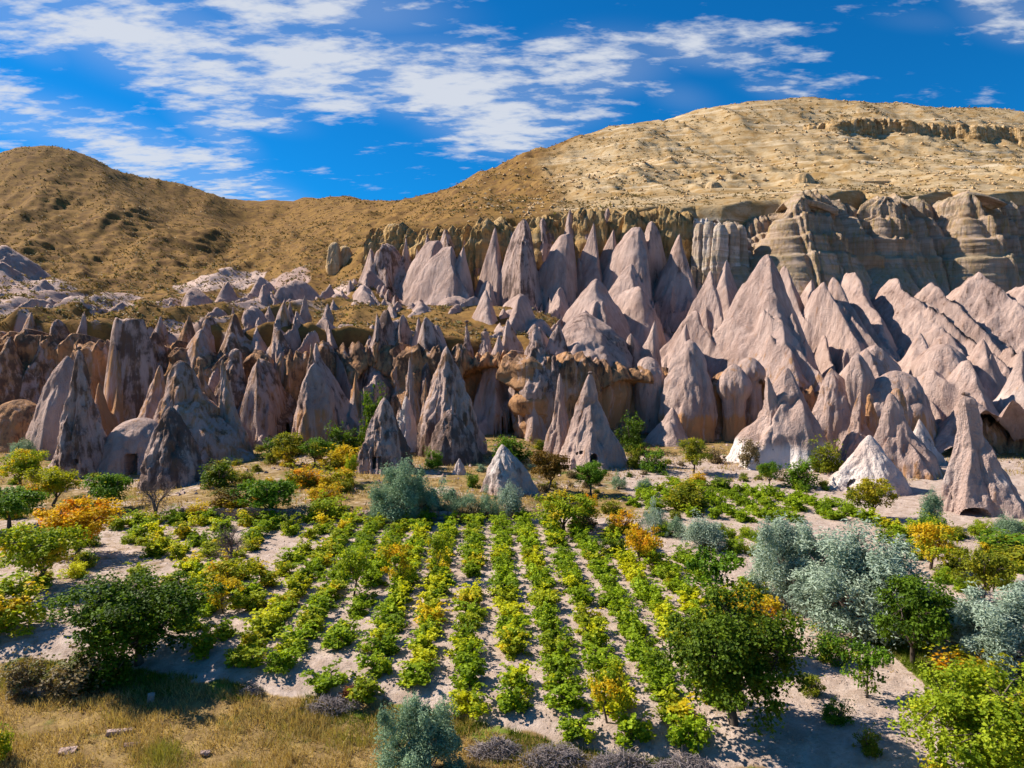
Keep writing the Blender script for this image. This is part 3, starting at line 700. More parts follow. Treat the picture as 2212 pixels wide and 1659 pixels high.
# ------------------------------------------------------------------ the connected massif: spurs and spires that share one eroded surface
def build_massif():
    ui = np.linspace(-0.80, 0.86, 760); yi = np.r_[np.linspace(86, 128, 190, endpoint=False), np.linspace(128, 190, 210)]
    Yg, Ug = np.meshgrid(yi, ui, indexing='ij'); y, x = Yg.ravel(), (Yg * Ug).ravel()
    nr, nc = len(yi), len(ui)
    q = np.c_[x, y, 0 * x]
    xw = x + 1.25 * fbm(q / 9.0, 2) + 0.55 * pnoise(q / 3.1 + 7) + 0.22 * pnoise(q / 1.2 + 3)
    yw = y + 1.25 * fbm(q / 9.0 + 40, 2) + 0.55 * pnoise(q / 3.1 + 57) + 0.22 * pnoise(q / 1.2 + 23)
    best = np.full(len(x), -50.0); own = np.full(len(x), -1)
    PW = dict(pyr=1.0, cone=0.95, flare=0.74, needle=0.6, bullet=1.5, shoulder=1.75, dome=1.9, butte=1.3, capped=0.8, mush=1.6, over=1.6, column=1.6)
    Z2, X2, Y2 = best.reshape(nr, nc), xw.reshape(nr, nc), yw.reshape(nr, nc)
    O2 = own.reshape(nr, nc)
    def stamp(i, ax, ay, az, H, wl, wr, df, db, p, qn, tilt, flat=0.0, rot=0.0):
        r0, r1 = np.searchsorted(yi, [ay - df * 2.2 - 3, ay + db * 1.7 + 3])
        if r1 <= r0: return
        w = max(wl, wr) * 2.3 + abs(tilt) * max(df, db) * 1.7 + 3
        c0 = np.searchsorted(ui, min((ax - w) / yi[r0], (ax - w) / yi[min(r1, nr - 1)])); c1 = np.searchsorted(ui, max((ax + w) / yi[r0], (ax + w) / yi[min(r1, nr - 1)]))
        if c1 <= c0: return
        v = Y2[r0:r1, c0:c1] - ay; u_ = X2[r0:r1, c0:c1] - ax - tilt * v
        if rot: u_, v = u_ * math.cos(rot) + v * math.sin(rot), -u_ * math.sin(rot) + v * math.cos(rot)
        D = ((np.abs(u_) / np.where(u_ < 0, wl, wr)) ** qn + (np.abs(v) / np.where(v < 0, df, db)) ** qn) ** (1 / qn)
        D = np.sqrt(D * D + 0.0025) - 0.05
        D = np.clip(D - flat, 0, None) / (1 - flat)
        z = az - H * D ** p
        sub = Z2[r0:r1, c0:c1]; m = (z > sub) & (D < 2.3)
        sub[m] = z[m]; O2[r0:r1, c0:c1][m] = i
    for i, e in enumerate(HF):
        g = np.random.default_rng(int(e['seed'] * 31 + 5))
        k_ = (1 + e['ext']) * e['wide']
        xl, xr, by = e['ax'] + (e['xl'] - e['ax']) * k_, e['ax'] + (e['xr'] - e['ax']) * k_, e['by'] + e['ext'] * (e['by'] - e['ay'])
        R = (xr - xl) / 2 / F_PX * e['Y']; bk = 0.25 * R if e['back'] is None else e['back']
        A = P(e['ax'], e['ay'], e['Y'] + bk); bz = P(e['ax'], by, e['Y'])[2]
        H = max(A[2] - bz, 1.0)
        wl = max(1.0, A[0] - P(xl, by, e['Y'])[0]); wr = max(1.0, P(xr, by, e['Y'])[0] - A[0])
        df = R * e['dr'] + bk; db = max(2.5, R * e['dr'] * (1.3 + e['spine']))
        p = PW[e['prof']]; qn = g.uniform(1.05, 1.45) if e['prof'] not in ('dome', 'butte') else 1.8
        tilt = g.uniform(-0.35, 0.35)
        e['z0'], e['H'], e['A'] = bz, H, A
        flat = 0.42 if e['prof'] == 'butte' else 0.0
        stamp(i, A[0], A[1], A[2], H, wl, wr, df, db, p, qn, tilt, flat)
        for _k in range(7 if R > 3 else 3):                      # lesser spurs on the flanks and round the foot
            a = g.uniform(-1.45, 1.45); fr = g.uniform(0.30, 0.8) if _k < 4 else g.uniform(0.85, 1.35)
            dx_, dy_ = math.sin(a) * (wr if a > 0 else wl) * fr, -math.cos(a) * df * fr
            dd = (abs(math.sin(a) * fr) ** qn + abs(math.cos(a) * fr) ** qn) ** (1 / qn)
            sz_ = A[2] - H * dd ** p + H * g.uniform(0.05, 0.15)
            s_ = g.uniform(0.22, 0.42)
            if _k >= 4:
                px_, py_ = A[0] + dx_ + tilt * dy_, A[1] + dy_
                if py_ < 88: continue
                sz_ = max(sz_, zat(px_, py_) + g.uniform(0.10, 0.28) * H); s_ = g.uniform(0.3, 0.5)
            stamp(i, A[0] + dx_ + tilt * dy_, A[1] + dy_, sz_, H * s_ * 1.7, wl * s_, wr * s_, df * s_ * 1.6, db * s_ * 1.6, g.uniform(0.85, 1.2), g.uniform(1.0, 1.4), tilt + g.uniform(-0.5, 0.5), 0.0, g.uniform(-0.4, 0.4))
    z, own = Z2.ravel(), O2.ravel()
    tz = terrain_z(x, y)
    # fine relief that follows the fall line
    dk_ = np.array([e['dark'] for e in HF] + [0.0])[own]
    z = z + (0.35 + 1.6 * dk_) * fbm(q / 2.4, 3) + 0.12 * fbm(q * 1.6, 2)
    G_y, G_x = np.gradient(z.reshape(nr, nc))
    dy_ = np.gradient(Yg, axis=0); dx_ = np.gradient(Yg * Ug, axis=1)
    nx_, ny_ = -(G_x / dx_), -(G_y / dy_)
    nrm = unit(np.stack([nx_ + Ug * 0, ny_, np.ones_like(nx_)], -1).reshape(-1, 3)) if False else None
    vis = (own >= 0) & (z > tz - 1.2)
    F = grid_faces(nr, nc)
    fo = np.where(vis[F].all(1), own[F[:, 0]], -1)
    V = np.c_[x, y, z]
    # normals of the whole surface, so that the pieces meet without seams
    a_, b_ = V[F[:, 2]] - V[F[:, 0]], V[F[:, 3]] - V[F[:, 1]]
    fn = np.cross(a_, b_); VN = np.zeros_like(V)
    for c in range(4): np.add.at(VN, F[:, c], fn)
    VN = unit(VN)
    lump = fbm(q * 0.3, 2)
    for i, e in enumerate(HF):
        f = F[fo == i]
        if len(f) < 6: continue
        lab = np.arange(len(x))
        while True:                                              # connected pieces of this rock
            m_ = lab[f].min(1); old = lab[f].copy()
            for c in range(4): np.minimum.at(lab, f[:, c], m_)
            if (lab[f] == old).all(): break
        pieces = [f[lab[f[:, 0]] == l] for l in np.unique(lab[f[:, 0]])]
        pieces.sort(key=len, reverse=True)
        root = None
        for k_, fp in enumerate(pieces):
            idx = np.unique(fp); mp = np.zeros(len(x), np.int64); mp[idx] = np.arange(len(idx))
            t_ = np.clip((z[idx] - e['z0']) / e['H'], 0, 1)
            og = e['orange'] + e['low_orange'] * sstep(0.36, 0.2, t_ + 0.1 * lump[idx])
            at = {'white': e['white'] + e['low_white'] * sstep(0.55, 0.15, t_) + 0 * t_, 'orange': og, 'dark': np.full(len(idx), e['dark']), 'strata': np.full(len(idx), float(e['strata']))}
            if root is None: root = np.array([e['A'][0], e['A'][1], max(e['z0'], z[idx].min())])
            nm = e['name'] if k_ == 0 else 'rib'
            me = mesh_np(nm, V[idx] - root, mp[fp], at)
            me.normals_split_custom_set_from_vertices([tuple(v) for v in VN[idx]])
            if k_ == 0:
                o = obj(nm, me, e['mat'], loc=root); tag(o, e['label'], 'rock')
            else: obj(nm, me, e['mat'], parent=o)

# --- free-standing cones on the valley floor
rock('dark rock cone with a needle tip and a small square window', 178, 752, 1046, 96, 262, 77, 'needle', 1, orange=0.3, cap=5, dark=0.46, amp=1.0, openings=[(163, 997, 9, 9, 1.5, 'rect'), (205, 1034, 22, 26, 2.0, 'arch')], res=1.25)
rock('smooth pale rounded rock just left of the needle-tipped dark cone', 150, 768, 965, 76, 205, 88, 'bullet', 2, orange=0.12, dark=0.14, white=0.1, amp=0.6)
rock('low pale rock saddle with a tall dark doorway between two cones', 305, 902, 1050, 205, 372, 78, 'dome', 3, dark=0.12, white=0.35, orange=0.12, amp=0.8, openings=[(283, 1004, 26, 46, 5.0, 'rect')], res=1.3, name='rock_saddle')
rock('slate-dark sharp rock cone whose foot reaches the shaded bushes', 369, 876, 1070, 300, 442, 70, 'bullet', 4, orange=0.2, dark=0.55, amp=1.1, facets=4)
rock('tall brown ridge-backed cone behind the slate-dark sharp cone', 389, 778, 1012, 288, 548, 82, 'flare', 5, orange=0.36, dark=0.36, amp=1.1, facets=5)
rock('slim sunlit cone rising above the rock saddle', 344, 788, 925, 290, 372, 88, 'flare', 6, orange=0.36, dark=0.16)
rock('thin brown spire on the right flank of the tall ridge-backed cone', 476, 777, 1000, 446, 556, 85, 'needle', 7, orange=0.36, dark=0.32)
rock('bullet-shaped dark rock cone with window niches above a cave door', 832, 858, 1056, 772, 895, 74, 'bullet', 8, orange=0.22, dark=0.50, amp=1.0, openings=[(808, 1000, 7, 26, 1.4, 'rect'), (820, 1000, 8, 27, 0.7, 'rect'), (800, 1044, 24, 16, 2.0, 'arch')], res=1.4)
rock('very tall dark craggy cone right of the bullet-shaped one', 967, 747, 1026, 898, 1047, 83, 'bullet', 9, orange=0.28, dark=0.42, amp=1.1, facets=6, res=1.2)
rock('lower dark shoulder in front of the very tall craggy cone', 974, 884, 1030, 928, 1040, 78.5, 'bullet', 10, orange=0.22, dark=0.50, amp=1.0, facets=4)
rock('small white rock tooth at the foot of the very tall craggy cone', 993, 990, 1034, 976, 1013, 72, 'cone', 11, white=0.6, dark=0.0)
rock('light grey lone cone standing nearest the vineyard', 1087, 959, 1096, 1036, 1163, 64, 'bullet', 12, dark=0.22, white=0.42, amp=0.9, facets=4, openings=[(1046, 1068, 10, 13, 1.0, 'round')], res=1.3)
rock('broad pinkish cone with an arched orange doorway and small caves', 1274, 806, 1028, 1190, 1368, 81, 'flare', 13, orange=0.16, cap=5, dark=0.20, white=0.2, amp=0.9, low_white=0.2, openings=[(1283, 990, 15, 21, 2.6, 'arch'), (1256, 978, 10, 9, 1.0, 'round'), (1247, 980, 6, 8, 0.8, 'round')], res=1.3, facets=6)
rock('slim pale spire leaning against the broad cone with the arched doorway', 1208, 806, 985, 1170, 1240, 86, 'needle', 14, dark=0.12, white=0.2, orange=0.2)
rock('thin orange-brown needle left of the very tall craggy cone', 920, 816, 960, 898, 934, 92, 'needle', 15, orange=0.5, dark=0.25)
rock('white rounded slab behind the bullet-shaped dark cone', 880, 855, 975, 852, 907, 86, 'bullet', 16, white=0.55, dark=0.1)
rock('tall reddish pillar splitting the two big cave shadows', 885, 770, 960, 862, 920, 98, 'flare', 17, orange=0.35, dark=0.3)
rock('white flared cone whose two-horned top leans left', 1700, 794, 1036, 1572, 1812, 82, 'cone', 18, low_white=0.95, dark=0.05, white=0.1, amp=0.9, facets=6, openings=[], res=1.2)
rock('small horn of rock on the white flared cone', 1656, 813, 960, 1636, 1724, 82, 'needle', 19, white=0.2, dark=0.05, back=0.3)
rock('pink hoodoo with twin orange tips left of the white pyramid', 1859, 846, 1030, 1786, 1912, 82, 'needle', 20, dark=0.1, white=0.2, orange=0.18, facets=6)
rock('short orange knob right beside the twin-tipped hoodoo', 1878, 850, 930, 1862, 1898, 83, 'capped', 21, orange=0.5, dark=0.1)
rock('massive craggy pink cone rising behind the white pyramid', 1923, 848, 1065, 1850, 2052, 76, 'flare', 22, dark=0.12, white=0.3, orange=0.15, facets=6, amp=1.0, low_orange=0.25)
rock('rounded orange knob crowning the massive craggy pink cone', 1937, 838, 905, 1916, 1962, 79, 'dome', 23, orange=0.45, dark=0.1)
rock('pale blue-grey rock shoulder right of the massive craggy pink cone', 1990, 905, 1040, 1935, 2052, 82, 'cone', 24, white=0.45, dark=0.15)
rock('low white pyramid with a rounded cave behind the olive tree', 1882, 940, 1088, 1780, 1985, 68, 'pyr', 25, white=0.5, dark=0.04, orange=0.08, amp=0.85, facets=4, sharp=7, openings=[(1843, 1054, 24, 36, 4.0, 'arch')], res=1.2)
rock('chimney-topped cone with a wide dark cave mouth at its base', 2091, 852, 1150, 2022, 2216, 60, 'hoodoo', 26, cap=8, dark=0.16, white=0.35, amp=0.9, facets=6, openings=[(2106, 1116, 66, 38, 5.0, 'round'), (2034, 1078, 6, 14, 0.6, 'rect'), (2057, 1072, 5, 14, 0.6, 'rect')], res=1.4)

# --- the ragged dark rocks of the left cliff
rock('ragged brown crag at the left edge of the cliff', 14, 727, 890, -60, 68, 101, 'flare', 31, wide=1.2, ext=0.2, dark=0.53, orange=0.52)
rock('big orange boulder at the foot of the left cliff', 38, 862, 968, -45, 103, 93, 'dome', 32, dark=0.37, orange=0.62, amp=0.8)
rock('smooth grey dome on the left cliff rim', 119, 690, 800, 92, 165, 107, 'bullet', 33, wide=1.2, ext=0.2, dark=0.39, amp=0.6, orange=0.38)
rock('broad dark shoulder below the smooth grey dome', 75, 713, 840, 38, 122, 104, 'flare', 34, ext=0.2, wide=1.25, dark=0.50, orange=0.42)
rock('pinkish slanted spire at the far left rim', 70, 672, 745, 32, 92, 113, 'cone', 35, wide=1.2, ext=0.2, dark=0.30, orange=0.38)
rock('rock with a small dark knob on its summit, far left rim', 173, 668, 770, 138, 220, 110, 'needle', 36, wide=1.2, ext=0.2, dark=0.34, orange=0.38)
rock('dark flat-topped butte with an orange scar on its face', 277, 692, 945, 205, 346, 98, 'butte', 37, dark=0.50, orange=0.3, amp=1.0, facets=6, low_orange=0.15)
rock('sunlit thin fin on the left side of the flat-topped butte', 238, 715, 880, 206, 252, 95, 'needle', 38, wide=1.2, ext=0.2, dark=0.21, orange=0.47, white=0.1)
rock('dark lumpy crag right of the flat-topped butte', 335, 712, 830, 304, 396, 104, 'flare', 39, ext=0.2, wide=1.25, dark=0.57, orange=0.42)
rock('lone narrow spire above the dark lumpy crag', 349, 674, 735, 331, 366, 112, 'needle', 40, wide=1.2, ext=0.2, dark=0.34, orange=0.38)
rock('craggy reddish tooth in the middle of the left rim', 401, 674, 785, 372, 430, 109, 'flare', 41, wide=1.2, ext=0.2, dark=0.43, orange=0.52, amp=1.3)
rock('small round-headed rock behind the white hump', 445, 685, 740, 418, 474, 111, 'bullet', 42, wide=1.2, ext=0.2, dark=0.39, orange=0.38)
rock('tilted sunlit wedge below the round-headed rock', 436, 714, 800, 392, 462, 105, 'bullet', 43, wide=1.2, ext=0.2, dark=0.26, orange=0.38)
rock('large dark craggy block near the middle of the left rim', 510, 674, 810, 448, 580, 107, 'flare', 44, ext=0.2, wide=1.25, dark=0.57, orange=0.44, amp=1.3, facets=6)
rock('small white hump of rock in a hollow of the left cliff', 436, 744, 790, 404, 456, 104, 'bullet', 45, white=0.25, dark=0.21, amp=0.8, orange=0.38)
rock('pink pointed spire lit on its left side above the cliff', 614, 655, 765, 566, 630, 111, 'cone', 46, wide=1.2, ext=0.2, dark=0.30, orange=0.38)
rock('brown rounded crag under the pink pointed spire', 600, 713, 800, 556, 645, 106, 'flare', 47, ext=0.2, wide=1.25, dark=0.53, orange=0.42)
rock('dark knobbed rock left of the smooth grey bastion', 508, 752, 850, 474, 536, 99, 'capped', 48, wide=1.2, ext=0.2, dark=0.57, orange=0.38)
rock('smooth grey bastion with a rounded top in the left cliff', 562, 774, 955, 514, 632, 98, 'dome', 49, dark=0.39, orange=0.34, amp=0.7)
rock('white hook-shaped hump on the right of the smooth bastion', 607, 762, 815, 592, 622, 102, 'bullet', 50, white=0.25, dark=0.21, amp=0.8, orange=0.38)
rock('tall bastion with several small pinnacles and an orange foot', 684, 735, 955, 630, 786, 97, 'flare', 51, wide=1.2, ext=0.2, dark=0.39, orange=0.15, low_orange=0.4, facets=6, amp=1.1)
rock('round-headed pale pinnacle on the tall orange-footed bastion', 682, 783, 900, 655, 712, 93, 'bullet', 52, wide=1.2, ext=0.2, dark=0.23, white=0.1, low_orange=0.3)
rock('small finger of rock at the top of the orange-footed bastion', 672, 742, 800, 662, 690, 95, 'needle', 53, dark=0.39, orange=0.38)
rock('brown crag between the knobbed rock and the ridge-backed cone', 433, 779, 885, 404, 474, 95, 'flare', 54, wide=1.2, ext=0.2, dark=0.48, orange=0.52)
rock('low brown rib at the foot of the left cliff', 205, 815, 950, 178, 240, 92, 'flare', 55, wide=1.2, ext=0.2, dark=0.39, orange=0.62)
rock('small ridge of brown rock right of the bastion, above the bushes', 762, 800, 945, 728, 792, 99, 'flare', 56, wide=1.2, ext=0.2, dark=0.39, orange=0.47)
rock('pointed brown rib beside the left cliff cave', 395, 800, 935, 372, 425, 97, 'flare', 57, wide=1.2, ext=0.2, dark=0.43, orange=0.52)
rock('dark ragged wall rock below the far left knob rock', 160, 745, 900, 118, 214, 101, 'flare', 58, ext=0.2, wide=1.25, dark=0.48, orange=0.50)

# --- pinnacles along the middle rim, above the caves
for a in [('broad dark pinnacle at the left end of the middle rim', 813, 673, 800, 790, 850, 104, 'flare', 61, 0.48),
          ('round-topped dark pinnacle second from the left on the middle rim', 836, 671, 790, 816, 862, 106, 'bullet', 62, 0.5),
          ('brown pinnacle third from the left on the middle rim', 873, 675, 760, 853, 893, 106, 'bullet', 63, 0.45),
          ('slim brown blade of rock on the middle rim', 901, 674, 770, 885, 915, 105, 'flare', 64, 0.4),
          ('wide dark crag above the very tall craggy cone', 922, 692, 800, 890, 968, 103, 'bullet', 65, 0.5),
          ('grey rounded back of the wide dark crag', 944, 699, 790, 918, 972, 106, 'bullet', 66, 0.4),
          ('tiny lone needle on the grassy terrace edge', 1008, 695, 775, 996, 1024, 106, 'needle', 67, 0.5),
          ('stubby capped rock on the terrace edge', 1048, 713, 790, 1030, 1072, 105, 'capped', 68, 0.35),
          ('pale pointed rock with a small cap on the terrace edge', 1078, 719, 800, 1054, 1106, 103, 'cone', 69, 0.25),
          ('grey cone with a thin finger tip at the right terrace edge', 1098, 689, 795, 1072, 1134, 105, 'cone', 70, 0.35),
          ('big flaky buttress bulging over the cliff foot', 1150, 700, 845, 1106, 1206, 97, 'flare', 71, 0.42),
          ('small dark tip behind the flaky buttress', 1168, 698, 770, 1152, 1190, 104, 'cone', 72, 0.5),
          ('dark saddle-backed tooth left of the great smooth dome', 1205, 700, 800, 1178, 1238, 104, 'cone', 73, 0.45)]:
    rock(*a[:6], a[6] + 2, *a[7:9], dark=a[9], orange=0.22, amp=1.15, embed=2.0, wide=1.25, cap=4.5 if a[8] in (67, 68, 69, 70, 63) else 0)
rock('dark lower rock lobe hanging under the flaky buttress', 1160, 780, 905, 1128, 1205, 99, 'bullet', 74, dark=0.3, orange=0.25)
rock('pinkish pleated rock wall at the foot of the flaky buttress', 1160, 800, 985, 1126, 1200, 96, 'flare', 75, dark=0.15, orange=0.3, white=0.15)
rock('tiny dark figure-like rock on the cliff below the flaky buttress', 1196, 767, 820, 1182, 1214, 97, 'capped', 76, dark=0.5)
rock('great smooth dome overhanging the middle cliff', 1262, 674, 850, 1186, 1380, 106, 'over', 77, dark=0.26, orange=0.1, amp=0.8, low_orange=0.5, back=7, sect=0.8)
rock('small pale hollowed cone right of the great smooth dome', 1366, 716, 850, 1338, 1400, 110, 'bullet', 78, dark=0.3)
rock('grey wedge with a sharp sunlit left edge', 1414, 690, 850, 1350, 1440, 110, 'pyr', 79, dark=0.22, facets=4)
rock('low rounded grey boulder under the sunlit wedge', 1400, 770, 860, 1366, 1448, 105, 'dome', 80, dark=0.25, amp=0.8)

# --- pale humps of the middle terrace
for a in [('pink hump on the left side of the middle terrace', 777, 616, 680, 735, 820, 150, 'bullet', 91), ('pink rounded hump above the middle terrace gully', 803, 583, 650, 755, 835, 163, 'bullet', 92),
          ('small sunlit bank of rock left of the terrace', 725, 634, 690, 688, 766, 145, 'bullet', 93), ('row of pale lumps at the centre of the terrace', 1133, 634, 705, 1062, 1172, 140, 'bullet', 94),
          ('long pale slope leading up to the smooth ridge', 1100, 668, 720, 1066, 1150, 128, 'bullet', 95), ('smooth pink ridge above the great dome', 1291, 604, 790, 1150, 1420, 128, 'pyr', 96),
          ('small pale hump at the foot of the upper spires', 1051, 606, 690, 1020, 1075, 150, 'bullet', 97), ('second small hump below the upper spires', 1210, 621, 690, 1180, 1240, 148, 'cone', 98),
          ('long low pink ridge in front of the upper spires', 985, 640, 690, 925, 1060, 146, 'bullet', 99), ('pink shoulder at the foot of the leaning spire', 905, 650, 690, 880, 960, 150, 'bullet', 100)]:
    rock(*a, dark=0.12, white=0.06, amp=0.75, back=6, ext=0.3)

# --- tall spires under the upper cliff, left to right (frame: x = 691 + .375 u, y = 374 + .375 v)
zz = lambda u, v: (691 + 0.375 * u, 374 + 0.375 * v)
UPPER = [('short pink stub at the left end of the upper spires', 300, 425, 540, 255, 340, 172, 'cone', .1, .2), ('brown block-like spire near the left end of the upper row', 400, 398, 560, 330, 470, 173, 'bullet', .45, .3),
         ('thin brown spire beside the cream pillar wall', 495, 338, 530, 455, 545, 174, 'needle', .4, .3), ('dark brown spire with a slender neck', 632, 326, 520, 560, 690, 174, 'needle', .4, .25),
         ('long leaning spire with a bright left face', 668, 388, 690, 478, 712, 166, 'bullet', .12, .1), ('brown helmet-shaped spire under the upper cliff', 730, 305, 450, 682, 788, 176, 'capped', .5, .3),
         ('huge leaning slab-sided spire, bright on the left', 762, 426, 775, 522, 812, 158, 'bullet', .15, .05), ('pitted spire with a spreading pink skirt', 832, 422, 740, 655, 890, 156, 'flare', .12, .05),
         ('tiny brown needle behind the pitted spire', 826, 343, 450, 805, 862, 176, 'needle', .3, .3), ('tiny orange needle right of the pitted spire', 926, 342, 460, 888, 962, 175, 'needle', .2, .5),
         ('tall pale spire left of the darkest spire', 1010, 296, 745, 862, 1082, 163, 'flare', .15, .05), ('darkest and biggest spire of the upper row', 1182, 276, 800, 1022, 1272, 160, 'bullet', .42, .12),
         ('dark narrow spire tucked behind the biggest spire', 1292, 266, 520, 1246, 1346, 173, 'bullet', .4, .1), ('broad grooved spire right of the biggest one', 1428, 346, 770, 1255, 1476, 161, 'bullet', .18, .05),
         ('dark spire high behind the broad grooved spire', 1441, 206, 460, 1366, 1500, 175, 'flare', .35, .1), ('tall dark-tipped spire at the middle of the upper row', 1530, 226, 470, 1486, 1580, 173, 'flare', .35, .1),
         ('long pale spire with a flowing left skirt', 1596, 262, 710, 1392, 1650, 164, 'flare', .12, .02), ('grey spire close under the cliff brow', 1650, 190, 420, 1590, 1715, 177, 'flare', .25, .05),
         ('slim grey spire with a lit white foot', 1692, 306, 650, 1560, 1742, 166, 'flare', .15, .02), ('big rounded spire with brown streaks', 1835, 316, 680, 1662, 1920, 162, 'bullet', .22, .05),
         ('wide grey spire behind the streaked one', 1902, 274, 660, 1830, 2008, 168, 'bullet', .25, .05), ('pointed grey spire standing apart at the right of the row', 2072, 342, 800, 1912, 2196, 158, 'flare', .25, .05),
         ('smooth pink cone at the foot of the streaked spire', 1792, 516, 740, 1655, 1890, 152, 'cone', .08, .0), ('egg-shaped grey boulder spire above the wedge', 1818, 652, 950, 1686, 1922, 136, 'dome', .18, .0),
         ('sharp grey spire tip behind the pointed one', 1980, 300, 520, 1930, 2050, 173, 'flare', .3, .05), ('dark spire between the tall pale and darkest spires', 1100, 300, 520, 1060, 1150, 174, 'flare', .4, .15),
         ('pink fin low in front of the darkest spire', 1240, 560, 780, 1190, 1290, 157, 'cone', .12, .0), ('brown shaded fin right of the long leaning spire', 560, 420, 640, 500, 620, 171, 'flare', .35, .2),
         ('grey fin between the grooved and flowing spires', 1490, 470, 720, 1420, 1560, 163, 'flare', .2, .02), ('small tooth on the brow at the left of the upper cliff', 860, 300, 400, 820, 900, 180, 'flare', .4, .3),
         ('brown tooth under the brow beside the tall pale spire', 960, 330, 470, 920, 1000, 176, 'needle', .4, .3), ('grey tooth under the brow above the grooved spire', 1370, 250, 430, 1330, 1410, 177, 'needle', .35, .15),
         ('small pale tooth at the right end of the upper brow', 1760, 230, 400, 1720, 1800, 179, 'cone', .2, .1)]
for i, (lb, u, v, vb, ul, ur, Y, pf, dk, og) in enumerate(UPPER):
    x, y = zz(u, v); xl, yb = zz(ul, vb); xr, _ = zz(ur, vb)
    pf = 'shoulder' if pf == 'bullet' else pf
    rock(lb, x, y, yb, xl, xr, Y, pf, 110 + i, dark=dk, orange=og, amp=1.1, back=3.0 if Y < 170 else 1.0, embed=4, name='rock_spire', facets=5, white=0.02, ext=0.3, wide=1.12, spine=1.6 if Y < 172 else 0.6)


# --- columns and buttresses of the banded cliff (frame: x = 1440 + .349 u, y = 201.6 + .349 v)
zb = lambda u, v: (1440 + 0.349 * u, 201.6 + 0.349 * v)
COLS = [(205, 800, 34, 1100, 166, .5, 'first white column at the left of the columned wall'), (262, 792, 40, 1110, 165, .55, 'second white column of the columned wall'), (330, 806, 46, 1115, 163, .6, 'broad white column in the middle of the columned wall'),
        (402, 796, 40, 1110, 165, .5, 'white column right of the broad one'), (460, 812, 36, 1105, 167, .45, 'last white column of the columned wall'), (560, 836, 70, 1100, 173, .0, 'shaded yellow-brown wall rock between the two column groups'),
        (640, 842, 50, 1100, 174, .0, 'brown recess rock left of the tall thin pillar'), (722, 770, 34, 1150, 159, .35, 'tall thin pale pillar at the left of the great buttress'), (735, 664, 40, 1000, 165, .3, 'pale block at the left top of the great buttress'),
        (800, 634, 46, 1100, 163, .25, 'ribbed block second on the great buttress'), (868, 606, 46, 1110, 162, .2, 'high ribbed block on the great buttress'), (940, 578, 60, 1120, 163, .05, 'highest block of the great buttress'), (1020, 574, 60, 1110, 166, .0, 'brown shaded block right of the highest one'),
        (1090, 620, 56, 1110, 169, .0, 'shaded brown column in the great buttress'), (1150, 664, 46, 1120, 173, .0, 'low shaded column closing the great buttress'), (860, 810, 70, 1180, 156, .1, 'banded lower step of the great buttress'), (980, 850, 90, 1200, 157, .0, 'dark banded slope step below the great buttress'),
        (1100, 900, 90, 1220, 160, .0, 'banded brown spur under the great buttress'), (1245, 656, 40, 1120, 169, .3, 'rounded pale head at the left of the second buttress'), (1310, 646, 44, 1120, 166, .3, 'twin of the rounded pale head'), (1385, 632, 56, 1140, 164, .3, 'broad pale head on the second buttress'),
        (1452, 610, 44, 1130, 166, .15, 'highest knob of the second buttress'), (1520, 644, 50, 1130, 168, .1, 'brown column beside the highest knob'), (1590, 652, 54, 1130, 171, .0, 'shaded column on the right of the second buttress'), (1670, 656, 60, 1130, 174, .0, 'dark recess column between the second and third buttress'),
        (1440, 860, 90, 1230, 160, .0, 'banded brown spur under the second buttress'), (1560, 900, 90, 1230, 163, .0, 'long shaded banded spur right of the second buttress'), (1812, 640, 46, 1130, 169, .4, 'white headed column of the third buttress'), (1870, 622, 46, 1100, 166, .4, 'second white column of the third buttress'),
        (1955, 606, 42, 1180, 161, .3, 'tall sunlit pillar of the third buttress'), (2040, 604, 60, 1130, 165, .1, 'brown block right of the tall sunlit pillar'), (2110, 640, 56, 1130, 168, .0, 'shaded block at the right of the third buttress'), (2190, 690, 70, 1140, 170, .0, 'low brown block at the right edge of the cliff'),
        (2060, 880, 100, 1240, 161, .0, 'banded dark spur below the tall sunlit pillar'), (1730, 700, 60, 1120, 178, .0, 'deep shaded column in the gully'), (2290, 660, 80, 1140, 168, .1, 'pale block beyond the right edge of the cliff')]
KEEPCOL = {0, 1, 2, 3, 4}
for i, (u, v, hw, vb, Y, wt, lb) in enumerate(COLS):
    if i not in KEEPCOL: continue
    x, y = zb(u, v); yb = zb(u, vb)[1]; w = hw * 0.349
    step = 'spur' in lb or 'step' in lb
    rock(lb, x, y, yb, x - w * (1.3 if not step else 1.5), x + w * (1.3 if not step else 1.8), Y, 'flare' if step else 'column', 400 + i, dark=0.2, white=wt, orange=0.16, strata=1.0, mat=BAND, amp=1.5, facets=5, sect=1.3, embed=5, name='rock_buttress', back=4.0 if step else 1.0, spine=1.5, blunt=0.12)
# --- the right-hand slope: pyramid, spurs, fins and bulges
rock('great pink pyramid below the banded cliff', 1653, 550, 872, 1500, 1840, 112, 'pyr', 161, dark=0.14, amp=0.8, facets=6, back=9, res=1.2, low_orange=0.2, dr=0.95, spine=1.0)
rock('long ribbed nose running down right of the great pyramid', 1716, 676, 850, 1682, 1762, 106, 'pyr', 162, spine=1.2, ext=0.4, wide=1.1, dark=0.14, back=6)
rock('left ribbed lobe on the flank of the great pyramid', 1608, 690, 850, 1548, 1672, 110, 'pyr', 163, spine=1.2, ext=0.4, wide=1.1, dark=0.16, back=7, low_orange=0.3)
rock('sunlit twin-headed fin right of the great pyramid', 1775, 608, 720, 1758, 1850, 133, 'pyr', 164, spine=1.2, ext=0.4, wide=1.1, dark=0.1, back=6, amp=0.9)
rock('bright curled fin beside the twin-headed fin', 1806, 601, 740, 1790, 1890, 134, 'pyr', 165, spine=1.2, ext=0.4, wide=1.1, dark=0.08, back=7, amp=0.9)
